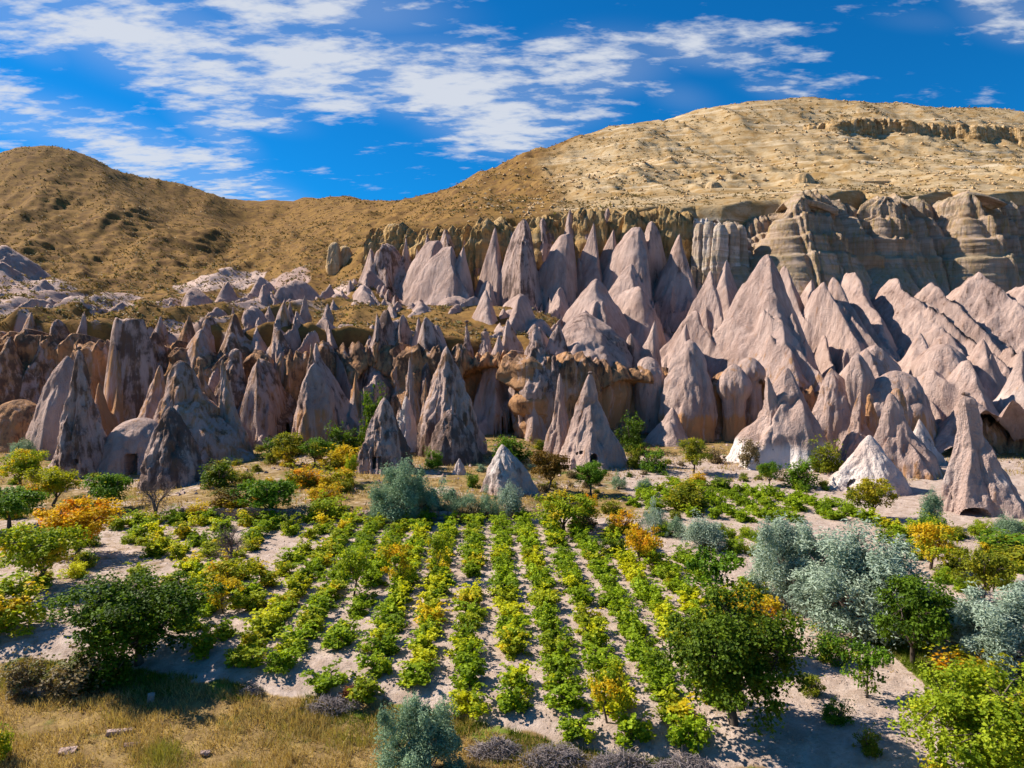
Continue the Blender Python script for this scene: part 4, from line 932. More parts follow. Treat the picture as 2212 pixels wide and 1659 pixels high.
rock('pointed pink shoulder left of the great pyramid', 1531, 583, 730, 1474, 1572, 142, 'pyr', 166, spine=1.2, ext=0.4, wide=1.1, dark=0.1, back=4)
rock('pale sharp fin above the column-like rock', 1506, 671, 790, 1428, 1545, 120, 'pyr', 167, spine=1.2, ext=0.4, wide=1.1, dark=0.1, back=4)
rock('rounded pale fin just below the sharp fin', 1484, 700, 810, 1425, 1520, 114, 'pyr', 168, spine=1.2, ext=0.4, wide=1.1, dark=0.1, back=3)
rock('massive column rock with an overhanging pale head', 1487, 733, 965, 1420, 1550, 101, 'over', 169, dark=0.15, low_orange=0.45, amp=0.85, back=3)
rock('blue-shaded rock apron at the foot of the massive column', 1450, 880, 968, 1388, 1510, 97, 'cone', 170, dark=0.15, white=0.25)
rock('hooded mushroom rock over orange columns', 1588, 785, 950, 1550, 1622, 100, 'mush', 171, dark=0.1, low_orange=0.5, orange=0.2, amp=0.9)
rock('hanging pale tongue of rock above the orange wall', 1618, 770, 880, 1596, 1660, 103, 'mush', 172, dark=0.12, orange=0.25)
rock('small smooth dome on the grassy ledge', 1852, 762, 825, 1826, 1884, 92, 'bullet', 173, dark=0.08, amp=0.6)
rock('broad bulging rock below the grassy ledge', 1800, 795, 975, 1745, 1872, 93, 'bullet', 174, dark=0.1, orange=0.2, amp=0.9)
rock('large round bulge with a deep hollow, under the ledge', 1938, 800, 935, 1856, 2010, 91, 'dome', 175, dark=0.1, orange=0.15, amp=0.8, low_orange=0.3)
rock('rock bank carrying the dry grass ledge', 1890, 750, 920, 1800, 1990, 100, 'dome', 176, spine=1.2, dark=0.2, orange=0.2, amp=0.8)
rock('smooth fin descending to the chimney-topped cone', 2014, 798, 940, 1988, 2165, 92, 'pyr', 177, spine=1.2, ext=0.4, wide=1.1, dark=0.1, amp=0.8, back=4)
rock('second pale fin up the slope behind the chimney-topped cone', 2082, 775, 920, 2050, 2180, 90, 'pyr', 178, spine=1.2, ext=0.4, wide=1.1, dark=0.12, amp=0.8, back=4)
rock('bright white fin at the right edge of the slope', 2200, 755, 900, 2148, 2290, 92, 'flare', 179, spine=1.2, ext=0.4, wide=1.1, dark=0.05, white=0.4, back=3)
rock('long sunlit ridge behind the chimney-topped cone', 2098, 862, 1030, 2040, 2310, 82, 'pyr', 180, dark=0.1, white=0.12, amp=0.8, back=6, facets=4)
rock('low pink rock at the right edge above the long ridge', 2200, 855, 960, 2150, 2290, 84, 'bullet', 181, dark=0.1, white=0.1)
rock('dark mauve spur below the first banded buttress', 1748, 602, 790, 1700, 1850, 142, 'pyr', 182, spine=1.2, ext=0.4, wide=1.1, dark=0.18, back=14, dr=1.3, amp=0.9)
rock('long mauve spur left of the gully below the banded cliff', 1840, 588, 830, 1800, 1985, 136, 'pyr', 183, spine=1.2, ext=0.4, wide=1.1, dark=0.2, back=20, dr=1.4, amp=0.9)
rock('steep mauve spur at the centre of the right slope', 1930, 598, 810, 1876, 2056, 134, 'pyr', 184, spine=1.2, ext=0.4, wide=1.1, dark=0.22, back=20, dr=1.4, amp=0.9)
rock('narrow spur in the shade between two buttresses', 2012, 612, 790, 1960, 2100, 140, 'pyr', 185, spine=1.2, ext=0.4, wide=1.1, dark=0.25, back=14, dr=1.3)
rock('tall dark cone under the third banded buttress', 2114, 588, 790, 2040, 2240, 140, 'pyr', 186, spine=1.2, ext=0.4, wide=1.1, dark=0.3, back=12, dr=1.1, amp=0.9)
rock('rounded pale hump in the gully of the right slope', 2036, 742, 840, 1985, 2096, 108, 'dome', 187, spine=1.2, dark=0.15, amp=0.7)
rock('pale pitted hump at the right of the gully', 2122, 733, 835, 2080, 2178, 108, 'pyr', 188, spine=1.2, ext=0.4, wide=1.1, dark=0.12, white=0.25)
rock('shaded mauve slope spur at the right edge', 2232, 612, 850, 2140, 2420, 128, 'pyr', 189, spine=1.2, ext=0.4, wide=1.1, dark=0.25, back=18, dr=1.3)
rock('pleated spur under the white columned wall', 1570, 560, 690, 1520, 1640, 152, 'flare', 190, spine=1.2, ext=0.4, wide=1.1, dark=0.08, white=0.2, back=6)
rock('pale rib left of the twin-headed fin', 1690, 575, 720, 1668, 1770, 140, 'pyr', 191, spine=1.2, ext=0.4, wide=1.1, dark=0.12, back=8)
rock('low mauve spur behind the smooth fin', 1985, 720, 870, 1930, 2080, 112, 'pyr', 192, spine=1.2, ext=0.4, wide=1.1, dark=0.15, back=8)

# --- outcrops on the hills
rock('cream rock pillar on the slope above the left end of the spires', 722, 522, 575, 704, 742, 195, 'butte', 201, mat=CREAM, dark=0.15, orange=0.2, strata=0.6, name='rock_outcrop')
rock('cream rock block beside the pillar on the slope', 744, 530, 575, 730, 772, 197, 'butte', 202, mat=CREAM, dark=0.15, orange=0.3, strata=0.6, name='rock_outcrop')
rock('golden rock wall stub at the head of the spire row', 852, 482, 530, 815, 880, 187, 'butte', 203, mat=CREAM, dark=0.2, orange=0.45, strata=0.8, name='rock_outcrop')
rock('square cream outcrop above the white columned wall', 1540, 392, 432, 1522, 1572, 205, 'butte', 204, mat=CREAM, dark=0.15, strata=0.8, name='rock_outcrop')
rock('tallest cream outcrop with a shaded right side', 1732, 373, 420, 1708, 1768, 200, 'butte', 205, mat=CREAM, dark=0.18, strata=0.8, name='rock_outcrop')
rock('small pale stump high on the right slope', 2046, 378, 402, 2034, 2062, 215, 'mush', 206, mat=CREAM, dark=0.1, white=0.3, name='rock_outcrop')
rock('long pale ledge between two cream outcrops', 1640, 393, 408, 1585, 1705, 212, 'butte', 207, mat=CREAM, dark=0.1, white=0.2, strata=0.8, dr=0.3, name='rock_outcrop')
rock('long thin pale ledge right of the tallest outcrop', 1920, 384, 398, 1790, 2040, 216, 'butte', 208, mat=CREAM, dark=0.12, white=0.15, strata=0.8, dr=0.2, name='rock_outcrop')
for i, (x, y, b, w, Y) in enumerate([(627, 650, 690, 12, 124), (658, 638, 690, 14, 126), (582, 660, 700, 14, 122), (503, 662, 700, 12, 120), (707, 656, 690, 14, 124)]):
    rock(['thin white spirelet at the valley mouth', 'pointed pale spirelet at the valley mouth', 'grey spirelet left of the pink pointed spire', 'dark spirelet above the craggy block', 'squat spirelet right of the valley mouth', 'blunt spirelet behind the pink pointed spire',
          'low twin spirelet above the orange-footed bastion', 'short spirelet between the craggy block and pink spire', 'worn spirelet behind the left edge crag', 'small spirelet behind the smooth grey dome', 'brown spirelet left of the flat-topped butte', 'stub of rock behind the flat-topped butte'][i],
         x, y, b, x - w, x + w, Y, ('needle', 'cone', 'flare')[i % 3], 230 + i, dark=0.22, white=0.1, name='rock_spire')
# brown cliff band high on the right hill
WALL4 = [(1740, 292, 272, 296), (1770, 288, 266, 308), (1800, 284, 262, 318), (1850, 286, 258, 330), (1900, 288, 258, 338), (1950, 284, 260, 342), (2000, 288, 266, 348), (2050, 286, 268, 352), (2100, 282, 270, 352), (2150, 286, 272, 352), (2212, 280, 278, 350), (2330, 282, 288, 350)]
wall('cliff', WALL4, 300, 40, 13.0, mat=CREAM, strata=1.0, col_amp=3.0, col_f=0.12, batter=6, orange=0.42, dark=0.34, ledge=0.8, lump=2.0, capback=16)

# --- broken crags that climb from the left rim into the hillside
for i, a in enumerate([('jagged brown crag behind the white hump', 462, 664, 735, 425, 505, 113), ('pink crag left of the pink pointed spire', 538, 660, 740, 500, 580, 114), ('broad pink crag just right of the pink pointed spire', 645, 668, 745, 605, 690, 113),
                       ('pink crag above the orange-footed bastion', 700, 684, 755, 660, 745, 112), ('low crag left of the middle rim pinnacles', 745, 700, 765, 705, 790, 112), ('brown crag touching the first middle rim pinnacle', 785, 694, 765, 755, 815, 113),
                       ('pale ridge crag at the far left, second tier', 20, 640, 700, -30, 80, 128), ('mauve crag behind the knobbed left rim rock', 170, 640, 700, 115, 230, 132), ('mauve crag behind the flat-topped butte', 262, 648, 705, 215, 320, 130),
                       ('low mauve crag above the dark lumpy crag', 330, 650, 705, 290, 380, 130), ('pale pink crag in the valley mouth, left side', 412, 622, 700, 355, 470, 142), ('tall pale crag in the valley mouth', 485, 606, 690, 430, 545, 150),
                       ('long pink crag ridge at the valley mouth', 560, 596, 690, 500, 640, 155), ('pink ribbed crag right of the valley mouth', 640, 606, 690, 580, 705, 152), ('pale crag below the cream pillar', 705, 612, 690, 655, 765, 155),
                       ('small pink crag below the first upper spires', 765, 600, 680, 725, 815, 160), ('broad brown crag on the left of the grass terrace', 850, 690, 745, 800, 905, 116), ('pale crag rising from the grass terrace', 890, 652, 705, 845, 945, 132), ('mauve crag left of the grass terrace', 800, 650, 705, 750, 850, 134), ('low crag at the right end of the grass terrace', 1160, 690, 750, 1105, 1215, 118), ('dark crag band under the left spur', 90, 600, 660, 30, 150, 150), ('white cut bank on the left hillside', 15, 530, 600, -40, 70, 170)]):
    rock(*a, ('pyr', 'bullet', 'flare')[i % 3], 240 + i, dark=0.22 if i < 6 else 0.08, orange=0.12, white=0.0 if i < 6 else 0.1, back=6, spine=1.0, ext=0.25)

build_massif()
# ------------------------------------------------------------------ vegetation
def leaf_mat(name, dark, light, autumn=None, amt=0.0, trans=0.35, rand=0.25, patch=0.5, tr=(1.25, 1.15, 0.6)):
    m, n = new_mat(name)
    tone = n.attr('tone')
    oi = n('ShaderNodeObjectInfo')
    col = n.mix(tone, dark, light)
    if autumn is not None:
        pos = n('ShaderNodeNewGeometry').outputs['Position']
        x = n.math('ADD', n.noise(pos, patch, 2, 0.5), n.math('MULTIPLY', n.math('SUBTRACT', oi.outputs['Random'], 0.5), rand))
        x = n.math('ADD', x, n.math('MULTIPLY', n.math('SUBTRACT', tone, 0.5), 0.22))
        col = n.mix(n.ramp(x, 0.72 - amt * 0.6, 0.90 - amt * 0.6), col, autumn)
    pr = n('ShaderNodeBsdfPrincipled', {'Base Color': col, 'Roughness': 0.6, 'Specular IOR Level': 0.18})
    tl = n('ShaderNodeBsdfTranslucent', {'Color': n.mix(1.0, col, (*tr, 1), 'MULTIPLY')})
    mx = n('ShaderNodeMixShader', {0: trans, 1: pr.outputs[0], 2: tl.outputs[0]})
    m.node_tree.links.new(mx.outputs[0], n('ShaderNodeOutputMaterial').inputs[0])
    return m
LM = {
    'vine':   leaf_mat('vine_leaves', C4(0.14, 0.22, 0.008), C4(0.40, 0.53, 0.022), C4(0.62, 0.62, 0.02), 0.30, 0.45, 0.3, 0.35),
    'vine_y': leaf_mat('yellowing_vine_leaves', C4(0.19, 0.25, 0.012), C4(0.48, 0.52, 0.023), C4(0.70, 0.56, 0.023), 0.36, 0.45, 0.3, 0.5),
    'vine_o': leaf_mat('amber_vine_leaves', C4(0.20, 0.13, 0.01), C4(0.42, 0.28, 0.02), C4(0.50, 0.22, 0.02), 0.5, 0.4),
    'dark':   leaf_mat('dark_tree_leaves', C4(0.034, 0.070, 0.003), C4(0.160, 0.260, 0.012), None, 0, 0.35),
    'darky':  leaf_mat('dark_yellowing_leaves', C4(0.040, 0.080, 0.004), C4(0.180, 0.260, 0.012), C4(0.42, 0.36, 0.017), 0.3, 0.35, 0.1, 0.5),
    'green':  leaf_mat('green_tree_leaves', C4(0.053, 0.123, 0.007), C4(0.198, 0.341, 0.017), C4(0.426, 0.392, 0.023), 0.25, 0.35),
    'lime':   leaf_mat('lime_tree_leaves', C4(0.152, 0.232, 0.009), C4(0.457, 0.522, 0.023), C4(0.731, 0.522, 0.023), 0.35, 0.4),
    'yellow': leaf_mat('yellow_tree_leaves', C4(0.40, 0.31, 0.01), C4(0.76, 0.58, 0.03), C4(0.75, 0.36, 0.02), 0.26, 0.45, 0.2, 0.8),
    'orange': leaf_mat('orange_tree_leaves', C4(0.46, 0.30, 0.01), C4(0.80, 0.58, 0.03), C4(0.78, 0.33, 0.02), 0.28, 0.45, 0.2, 0.9),
    'mixed':  leaf_mat('green_and_orange_leaves', C4(0.20, 0.24, 0.01), C4(0.52, 0.50, 0.02), C4(0.76, 0.40, 0.02), 0.42, 0.45, 0.2, 0.45),
    'olive':  leaf_mat('olive_tree_leaves', C4(0.11, 0.14, 0.008), C4(0.34, 0.36, 0.025), C4(0.48, 0.40, 0.02), 0.28, 0.4),
    'rust':   leaf_mat('rusty_leaves', C4(0.10, 0.055, 0.008), C4(0.26, 0.15, 0.015), C4(0.12, 0.12, 0.01), 0.4, 0.3),
    'silver': leaf_mat('silver_leaves', C4(0.20, 0.27, 0.19), C4(0.54, 0.62, 0.48), None, 0, 0.3, tr=(1, 1, 0.85)),
    'sage':   leaf_mat('sage_leaves', C4(0.14, 0.22, 0.12), C4(0.40, 0.52, 0.32), None, 0, 0.3, tr=(1, 1, 0.9)),
    'drybush': leaf_mat('dry_bush_leaves', C4(0.14, 0.10, 0.05), C4(0.36, 0.27, 0.13), C4(0.14, 0.15, 0.03), 0.3, 0.25),
    'scrub':  leaf_mat('scrub_leaves', C4(0.098, 0.068, 0.020), C4(0.268, 0.187, 0.048), None, 0, 0.15),
    'grass':  leaf_mat('dry_grass_blades', C4(0.24, 0.155, 0.055), C4(0.62, 0.47, 0.20), C4(0.28, 0.27, 0.05), 0.30, 0.35, 0, 0.35),
    'lush':   leaf_mat('green_grass_blades', C4(0.06, 0.10, 0.006), C4(0.22, 0.27, 0.02), C4(0.36, 0.27, 0.08), 0.33, 0.3, 0, 0.5),
}
def bark_mat(name, a, b):
    m, n = new_mat(name)
    co = n('ShaderNodeTexCoord').outputs['Object']
    x = n.noise(n.mapping(co, scale=(14, 14, 3)), 1.0, 3, 0.6)
    return finish(m, n, n.mix(n.ramp(x, 0.35, 0.65), a, b), 0.9, x, 0.5, 0.02, 0.1)
BARK = bark_mat('bark', C4(0.075, 0.055, 0.042), C4(0.14, 0.105, 0.08))
TWIG = bark_mat('grey_twigs', C4(0.19, 0.155, 0.15), C4(0.36, 0.30, 0.285))
DEAD = bark_mat('dead_wood', C4(0.12, 0.085, 0.075), C4(0.24, 0.175, 0.15))

def leaves_np(c, nrm, size, aspect, tone, rng, along=None):
    """kite-shaped leaf faces at c, facing nrm"""
    N_ = len(c)
    if along is None: along = rng.normal(size=(N_, 3))
    t = along - nrm * (along * nrm).sum(1)[:, None]; t /= np.linalg.norm(t, axis=1)[:, None] + 1e-9
    b = np.cross(nrm, t)
    L = (size * 0.5)[:, None]; Wd = (size * 0.5 * aspect)[:, None]
    fold = nrm * (size * 0.12)[:, None]
    v = np.stack([c - t * L, c + b * Wd + fold - t * L * 0.1, c + t * L, c - b * Wd + fold - t * L * 0.1], 1).reshape(-1, 3)
    return v, np.arange(4 * N_).reshape(-1, 4), np.repeat(tone, 4)


def tube(path, r0, r1, sides=5):
    path = np.asarray(path, float); k = len(path)
    tg = unit(np.gradient(path, axis=0))
    ref = np.where(np.abs(tg[:, 2:3]) > 0.9, [[1.0, 0, 0]], [[0, 0, 1.0]])
    a = unit(np.cross(tg, ref)); b = np.cross(tg, a)
    r = np.linspace(r0, r1, k)
    th = np.linspace(0, 2 * np.pi, sides, endpoint=False)
    v = path[:, None] + r[:, None, None] * (np.cos(th)[None, :, None] * a[:, None] + np.sin(th)[None, :, None] * b[:, None])
    return v.reshape(-1, 3), grid_faces(k, sides, wrap=True)

def join(parts):
    V, Fs, o = [], [], 0
    for v, f in parts:
        V.append(v); Fs.append(f + o); o += len(v)
    return np.concatenate(V), np.concatenate(Fs)

def tree_proto(seed, n_clump=70, per=110, leaf=0.035, zc=0.60, rz=0.40, fork=0.2, clump=0.11, low=0.16, aspect=0.75, trunk_r=0.028):
    """unit tree: crown one unit wide, one unit tall"""
    g = np.random.default_rng(seed)
    d = unit(g.normal(size=(n_clump * 3, 3)))
    env = 1 + 0.42 * pnoise(d * 1.7 + seed * 3.1) + 0.15 * pnoise(d * 4 + seed)
    rr = g.uniform(0, 1, len(d)) ** 0.42
    c = d * (rr * env)[:, None] * np.array([0.44, 0.44, rz * 0.88]) + [0, 0, zc]
    c = c[(c[:, 2] > low)][:n_clump]
    cr = clump * g.uniform(0.6, 1.25, len(c))
    k = np.repeat(np.arange(len(c)), per)
    off = g.normal(size=(len(k), 3)); off = unit(off) * (g.uniform(0, 1, len(k)) ** 0.5)[:, None]
    p = c[k] + off * cr[k][:, None] * np.array([1.15, 1.15, 0.8]) + 0.02 * np.sin(off * 9)
    out = unit((p - [0, 0, zc - 0.1]) * [1, 1, 1.2])
    nrm = unit(out * 0.35 + off * 0.35 + g.normal(size=p.shape) * 0.6 + [0, 0, 0.45])
    tone = np.clip(0.45 + 0.28 * g.normal(size=len(c))[k] * 0.7 + 0.20 * g.normal(size=len(k)), 0, 1)
    size = leaf * g.uniform(0.65, 1.3, len(k))
    v, f, tn = leaves_np(p, nrm, size, aspect, tone, g)
    crown = mesh_np('crown', v, f, {'tone': tn}, smooth=False)
    tb = []
    bend = g.normal(size=2) * 0.03
    stem = [np.array([0, 0, -0.03])] + [np.array([bend[0] * s, bend[1] * s, fork * s]) for s in (0.35, 0.7, 1.0)]
    tb.append(tube(stem, trunk_r * 1.25, trunk_r * 0.85, 7))
    top = stem[-1]
    nl = 6; limbs = []
    for i in range(nl):
        a = i * 2 * np.pi / nl + g.uniform(-0.4, 0.4); sp = g.uniform(0.16, 0.30)
        e = np.array([math.cos(a) * sp, math.sin(a) * sp, zc + g.uniform(-0.08, 0.16)])
        if i == 0: e = np.array([0.03, -0.02, zc + rz * 0.5])
        mid = top * 0.5 + e * 0.5 + np.r_[g.normal(size=2) * 0.025, -0.03 + 0.05 * (i == 0)]
        limbs.append((top, mid, e)); tb.append(tube([top, (top + mid) / 2 + g.normal(size=3) * 0.01, mid, e], trunk_r * 0.62, trunk_r * 0.2, 5))
    pts = np.array([m for _, m, _ in limbs] + [e for _, _, e in limbs])
    for i in range(len(c)):
        j = np.argmin(((pts - c[i]) ** 2).sum(1) + (pts[:, 2] > c[i][2]) * 0.02)
        m = (pts[j] + c[i]) / 2 + g.normal(size=3) * 0.02
        tb.append(tube([pts[j], m, c[i]], trunk_r * 0.22, trunk_r * 0.06, 3))
    tv, tf = join(tb)
    return mesh_np('trunk', tv, tf), crown

def bush_proto(seed, n_clump=40, per=70, leaf=0.06, clump=0.16, flat=0.9, aspect=0.85):
    """unit bush that reaches the ground"""
    g = np.random.default_rng(seed)
    d = unit(g.normal(size=(n_clump * 4, 3))); d[:, 2] = np.abs(d[:, 2])
    env = 1 + 0.40 * pnoise(d * 2.0 + seed * 1.7)
    rr = g.uniform(0, 1, len(d)) ** 0.45
    c = d * (rr * env)[:, None] * np.array([0.42, 0.42, 0.82 * flat]) + [0, 0, 0.06]
    c = c[:n_clump]
    cr = clump * g.uniform(0.6, 1.25, len(c))
    k = np.repeat(np.arange(len(c)), per)
    off = unit(g.normal(size=(len(k), 3))) * (g.uniform(0, 1, len(k)) ** 0.5)[:, None]
    p = c[k] + off * cr[k][:, None]
    # arching shoots
    ns = 9
    for i in range(ns):
        a = g.uniform(0, 6.28); l = g.uniform(0.35, 0.62); t = np.linspace(0.2, 1, 16)[:, None]
        pth = np.c_[np.cos(a) * l * t, np.sin(a) * l * t, 0.25 + 0.75 * np.sin(t * 2.2) * g.uniform(0.45, 0.95)]
        p = np.r_[p, pth + g.normal(size=pth.shape) * 0.022]
    p[:, 2] = np.maximum(p[:, 2], 0.02)
    nrm = unit((p - [0, 0, 0.3]) * 0.6 + g.normal(size=p.shape) * 0.55 + [0, 0, 0.5])
    kt = np.r_[k, np.zeros(len(p) - len(k), int)]
    tone = np.clip(0.40 + 0.2 * g.normal(size=len(c))[kt] + 0.2 * g.normal(size=len(p)) + 0.25 * (p[:, 2] - 0.4), 0, 1)
    v, f, tn = leaves_np(p, nrm, leaf * g.uniform(0.65, 1.3, len(p)), aspect, tone, g)
    crown = mesh_np('foliage', v, f, {'tone': tn}, smooth=False)
    tb = [tube([[0, 0, -0.1], [0.02, 0.01, 0.12], [-0.02, 0.0, 0.28]], 0.045, 0.03, 6)]
    for i in range(8):
        a = g.uniform(0, 6.28); l = g.uniform(0.15, 0.35)
        tb.append(tube([[0, 0, 0.2], [np.cos(a) * l * 0.6, np.sin(a) * l * 0.6, 0.4], [np.cos(a) * l, np.sin(a) * l, 0.62]], 0.018, 0.006, 3))
    tv, tf = join(tb)
    return mesh_np('stem', tv, tf), crown

def plume_proto(seed, n_pl=120, per=90, leaf=0.055, droop=0.25, aspect=0.36):
    """feathery silver shrub: arching sprays of narrow leaves"""
    g = np.random.default_rng(seed)
    ps, dirs, tn = [], [], []
    tb = []
    for i in range(n_pl):
        a = g.uniform(0, 6.28); el = np.arccos(g.uniform(0.02, 1.0)); l = g.uniform(0.62, 1.05) * (1 + 0.3 * float(pnoise(np.array([[np.cos(a) * 1.6 + seed, np.sin(a) * 1.6, el]]))[0]))
        b0 = np.array([g.normal() * 0.05, g.normal() * 0.05, 0.02])
        e = np.array([np.sin(el) * np.cos(a) * 0.5, np.sin(el) * np.sin(a) * 0.5, np.cos(el) * 0.95 + 0.04]) * l
        t = np.linspace(0.30, 1, per)[:, None] + g.uniform(-0.02, 0.02, (per, 1))
        arch = np.c_[np.zeros(per), np.zeros(per), (0.30 * np.sin(t[:, 0] * np.pi) * np.sin(el) - droop * t[:, 0] ** 3 * 0.35)]
        pth = b0 + e * t + arch
        wv = 0.055 * (0.35 + np.sin(np.clip(t, 0, 1) * 2.6)) 
        p = pth + g.normal(size=(per, 3)) * wv * [1, 1, 0.9]
        p[:, 2] = np.maximum(p[:, 2], 0.01)
        ps.append(p); dirs.append(unit(np.gradient(pth, axis=0)) + g.normal(size=(per, 3)) * 0.45)
        tn.append(np.clip(0.45 + 0.2 * g.normal() + 0.22 * g.normal(size=per), 0, 1))
        if i % 4 == 0:
            tb.append(tube([b0, b0 + e * 0.3 + [0, 0, 0.10 * np.sin(el)], b0 + e * 0.75 + [0, 0, 0.2 * np.sin(el)]], 0.014, 0.003, 3))
    p, dr, tn = np.concatenate(ps), unit(np.concatenate(dirs)), np.concatenate(tn)
    nrm = unit(g.normal(size=p.shape) + (p - [0, 0, 0.3]) * 1.0 + [0, 0, 0.5])
    v, f, tone = leaves_np(p, nrm, leaf * g.uniform(0.6, 1.3, len(p)), aspect, tn, g, along=dr)
    tv, tf = join(tb)
    return mesh_np('branches', tv, tf), mesh_np('foliage', v, f, {'tone': tone}, smooth=False)

def silver_proto(seed, n_clump=70, per=230, leaf=0.040, clump=0.12):
    """billowing silver shrub: clumps of narrow leaves hanging over dark gaps"""
    g = np.random.default_rng(seed)
    d = unit(g.normal(size=(n_clump * 4, 3))); d[:, 2] = np.abs(d[:, 2]) * 1.1 - 0.1
    env = 1 + 0.38 * pnoise(d * 2.1 + seed * 1.3) + 0.22 * pnoise(d * 4.5 + seed)
    rr = g.uniform(0.25, 1, len(d)) ** 0.35
    c = (d * (rr * env)[:, None] * np.array([0.43, 0.43, 0.70]) + [0, 0, 0.20])
    c = c[c[:, 2] > 0.03][:n_clump]
    cr = clump * g.uniform(0.55, 1.3, len(c))
    k = np.repeat(np.arange(len(c)), per)
    off = unit(g.normal(size=(len(k), 3))) * (g.uniform(0, 1, len(k)) ** 0.45)[:, None]
    p = c[k] + off * cr[k][:, None] * [1, 1, 1.15]
    hang = g.uniform(0, 1, len(k)) ** 3
    out = unit((c - [0, 0, 0.25]))[k]
    p = p + out * (hang * cr[k] * 0.9)[:, None] * [1, 1, 0.4]; p[:, 2] -= hang * cr[k] * 0.8
    up = (g.uniform(0, 1, len(k)) > 0.85) * (p[:, 2] > 0.55)
    p[:, 2] += up * g.uniform(0, 0.10, len(k))
    p[:, 2] = np.maximum(p[:, 2], 0.01)
    nrm = unit(off * 0.8 + g.normal(size=p.shape) * 0.6 + [0, 0, 0.5])
    along = unit(out * 0.6 + g.normal(size=p.shape) * 0.5 + [0, 0, -0.35])
    tone = np.clip(0.5 + 0.16 * g.normal(size=len(c))[k] + 0.18 * g.normal(size=len(k)), 0, 1)
    v, f, tn = leaves_np(p, nrm, leaf * g.uniform(0.6, 1.4, len(k)), 0.34, tone, g, along=along)
    tb = []
    for i in range(0, len(c), 2):
        b0 = np.array([g.normal() * 0.04, g.normal() * 0.04, 0.0])
        m = (b0 + c[i]) / 2 + [0, 0, 0.05] + g.normal(size=3) * 0.02
        tb.append(tube([b0, m, c[i]], 0.013, 0.004, 4))
    tv, tf = join(tb)
    return mesh_np('branches', tv, tf), mesh_np('foliage', v, f, {'tone': tn}, smooth=False)

def bare_proto(seed, depth=5):
    g = np.random.default_rng(seed); tb = []
    def grow(p, d, l, r, k):
        e = p + d * l
        m = (p + e) / 2 + g.normal(size=3) * l * 0.07
        tb.append(tube([p, m, e], r, r * 0.68, 5 if k > 3 else 3))
        if k == 0: return
        for _ in range(3 if k > 1 else 3):
            nd = unit(d + g.normal(size=3) * 0.55 + [0, 0, 0.10])
            grow(e if g.uniform() < 0.6 else m, nd, l * g.uniform(0.68, 0.86), r * 0.6, k - 1)
    for i in range(3):
        grow(np.array([0, 0, 0.0 + 0.08 * i]), unit(np.r_[g.normal(size=2) * 0.4, 1.0]), 0.25, 0.024, depth)
    v, f = join(tb)
    v[:, 2] = np.clip(v[:, 2], -0.02, None); v[:, 2] /= v[:, 2].max(); s = np.abs(v[:, :2]).max(); v[:, :2] *= 0.5 / s
    return mesh_np('branches', v, f)

TREES = [tree_proto(s, 80, 95, 0.040) for s in (11, 12, 13, 14)]
YOUNG = [tree_proto(s, 34, 60, 0.055, zc=0.62, rz=0.40, fork=0.24, clump=0.12, trunk_r=0.02) for s in (21, 22)]
BIG = [tree_proto(s, 175, 150, 0.025, zc=0.56, rz=0.45, fork=0.16, clump=0.085, low=0.15, trunk_r=0.028) for s in (31, 32, 33)]
BUSH = [bush_proto(s, 46, 60, 0.055, 0.15) for s in (41, 42, 43, 44)]
VINES = [bush_proto(s, 26, 40, 0.10, 0.165, 0.85) for s in range(51, 61)]
PLUME = [silver_proto(61, 34, 130, 0.06, 0.16), plume_proto(62), silver_proto(63, 40, 130, 0.06, 0.15)]
PLUME_BIG = [silver_proto(s, 90, 300, 0.036, 0.11) for s in (64, 65, 66)]
BARE = [bare_proto(71), bare_proto(72)]

def put(name, label, cat, loc, scale, rotz, trunk, crown, tmat, cmat, group=None, tname='trunk', cname='crown'):
    e = bpy.data.objects.new(name, None); COL.objects.link(e)
    e.location = [float(x) for x in loc]; e.rotation_euler = (0, 0, float(rotz)); e.scale = [float(s) for s in scale]
    e.empty_display_size = 0.2
    tag(e, label, cat, group)
    for me, nm, mt in ((trunk, tname, tmat), (crown, cname, cmat)):
        if me is None: continue
        if len(me.materials) == 0: me.materials.append(None)
        o = bpy.data.objects.new(nm, me); COL.objects.link(o); o.parent = e
        o.material_slots[0].link = 'OBJECT'; o.material_slots[0].material = mt
    return e

PR = random.Random(5)
def plant(kind, label, xl, xr, yt, tx, yb, mat, idx=None, cat=None, group=None, depth=None, name=None):
    g = ground_at(tx, yb)
    top = P(tx, yt, g[1])
    h = top[2] - g[2]; w = (xr - xl) / F_PX * g[1]
    loc = g + [((xl + xr) / 2 - tx) / F_PX * g[1] * (0 if kind in ('tree', 'big', 'young') else 1), 0, -0.03]
    idx = PR.randrange(8) if idx is None else idx
    rz = PR.uniform(0, 6.28)
    S = {'tree': TREES, 'young': YOUNG, 'big': BIG, 'bush': BUSH, 'plume': PLUME, 'plumebig': PLUME_BIG, 'bare': BARE}[kind]
    p = S[idx % len(S)]
    if kind == 'bare':
        return put(name or 'bare_tree', label, cat or 'tree', loc, (w, w, h), rz, p, None, DEAD, None, group, tname='branches')
    nm = name or {'tree': 'tree', 'young': 'young_tree', 'big': 'tree', 'bush': 'bush', 'plume': 'silver_shrub', 'plumebig': 'silver_shrub'}[kind]
    ct = cat or ('tree' if kind in ('tree', 'young', 'big') else 'shrub')
    return put(nm, label, ct, loc, (w, w, h), rz, p[0], p[1], BARK if ct == 'tree' else DEAD, LM[mat], group, 'trunk' if ct == 'tree' else 'branches', 'crown' if ct == 'tree' else 'foliage')

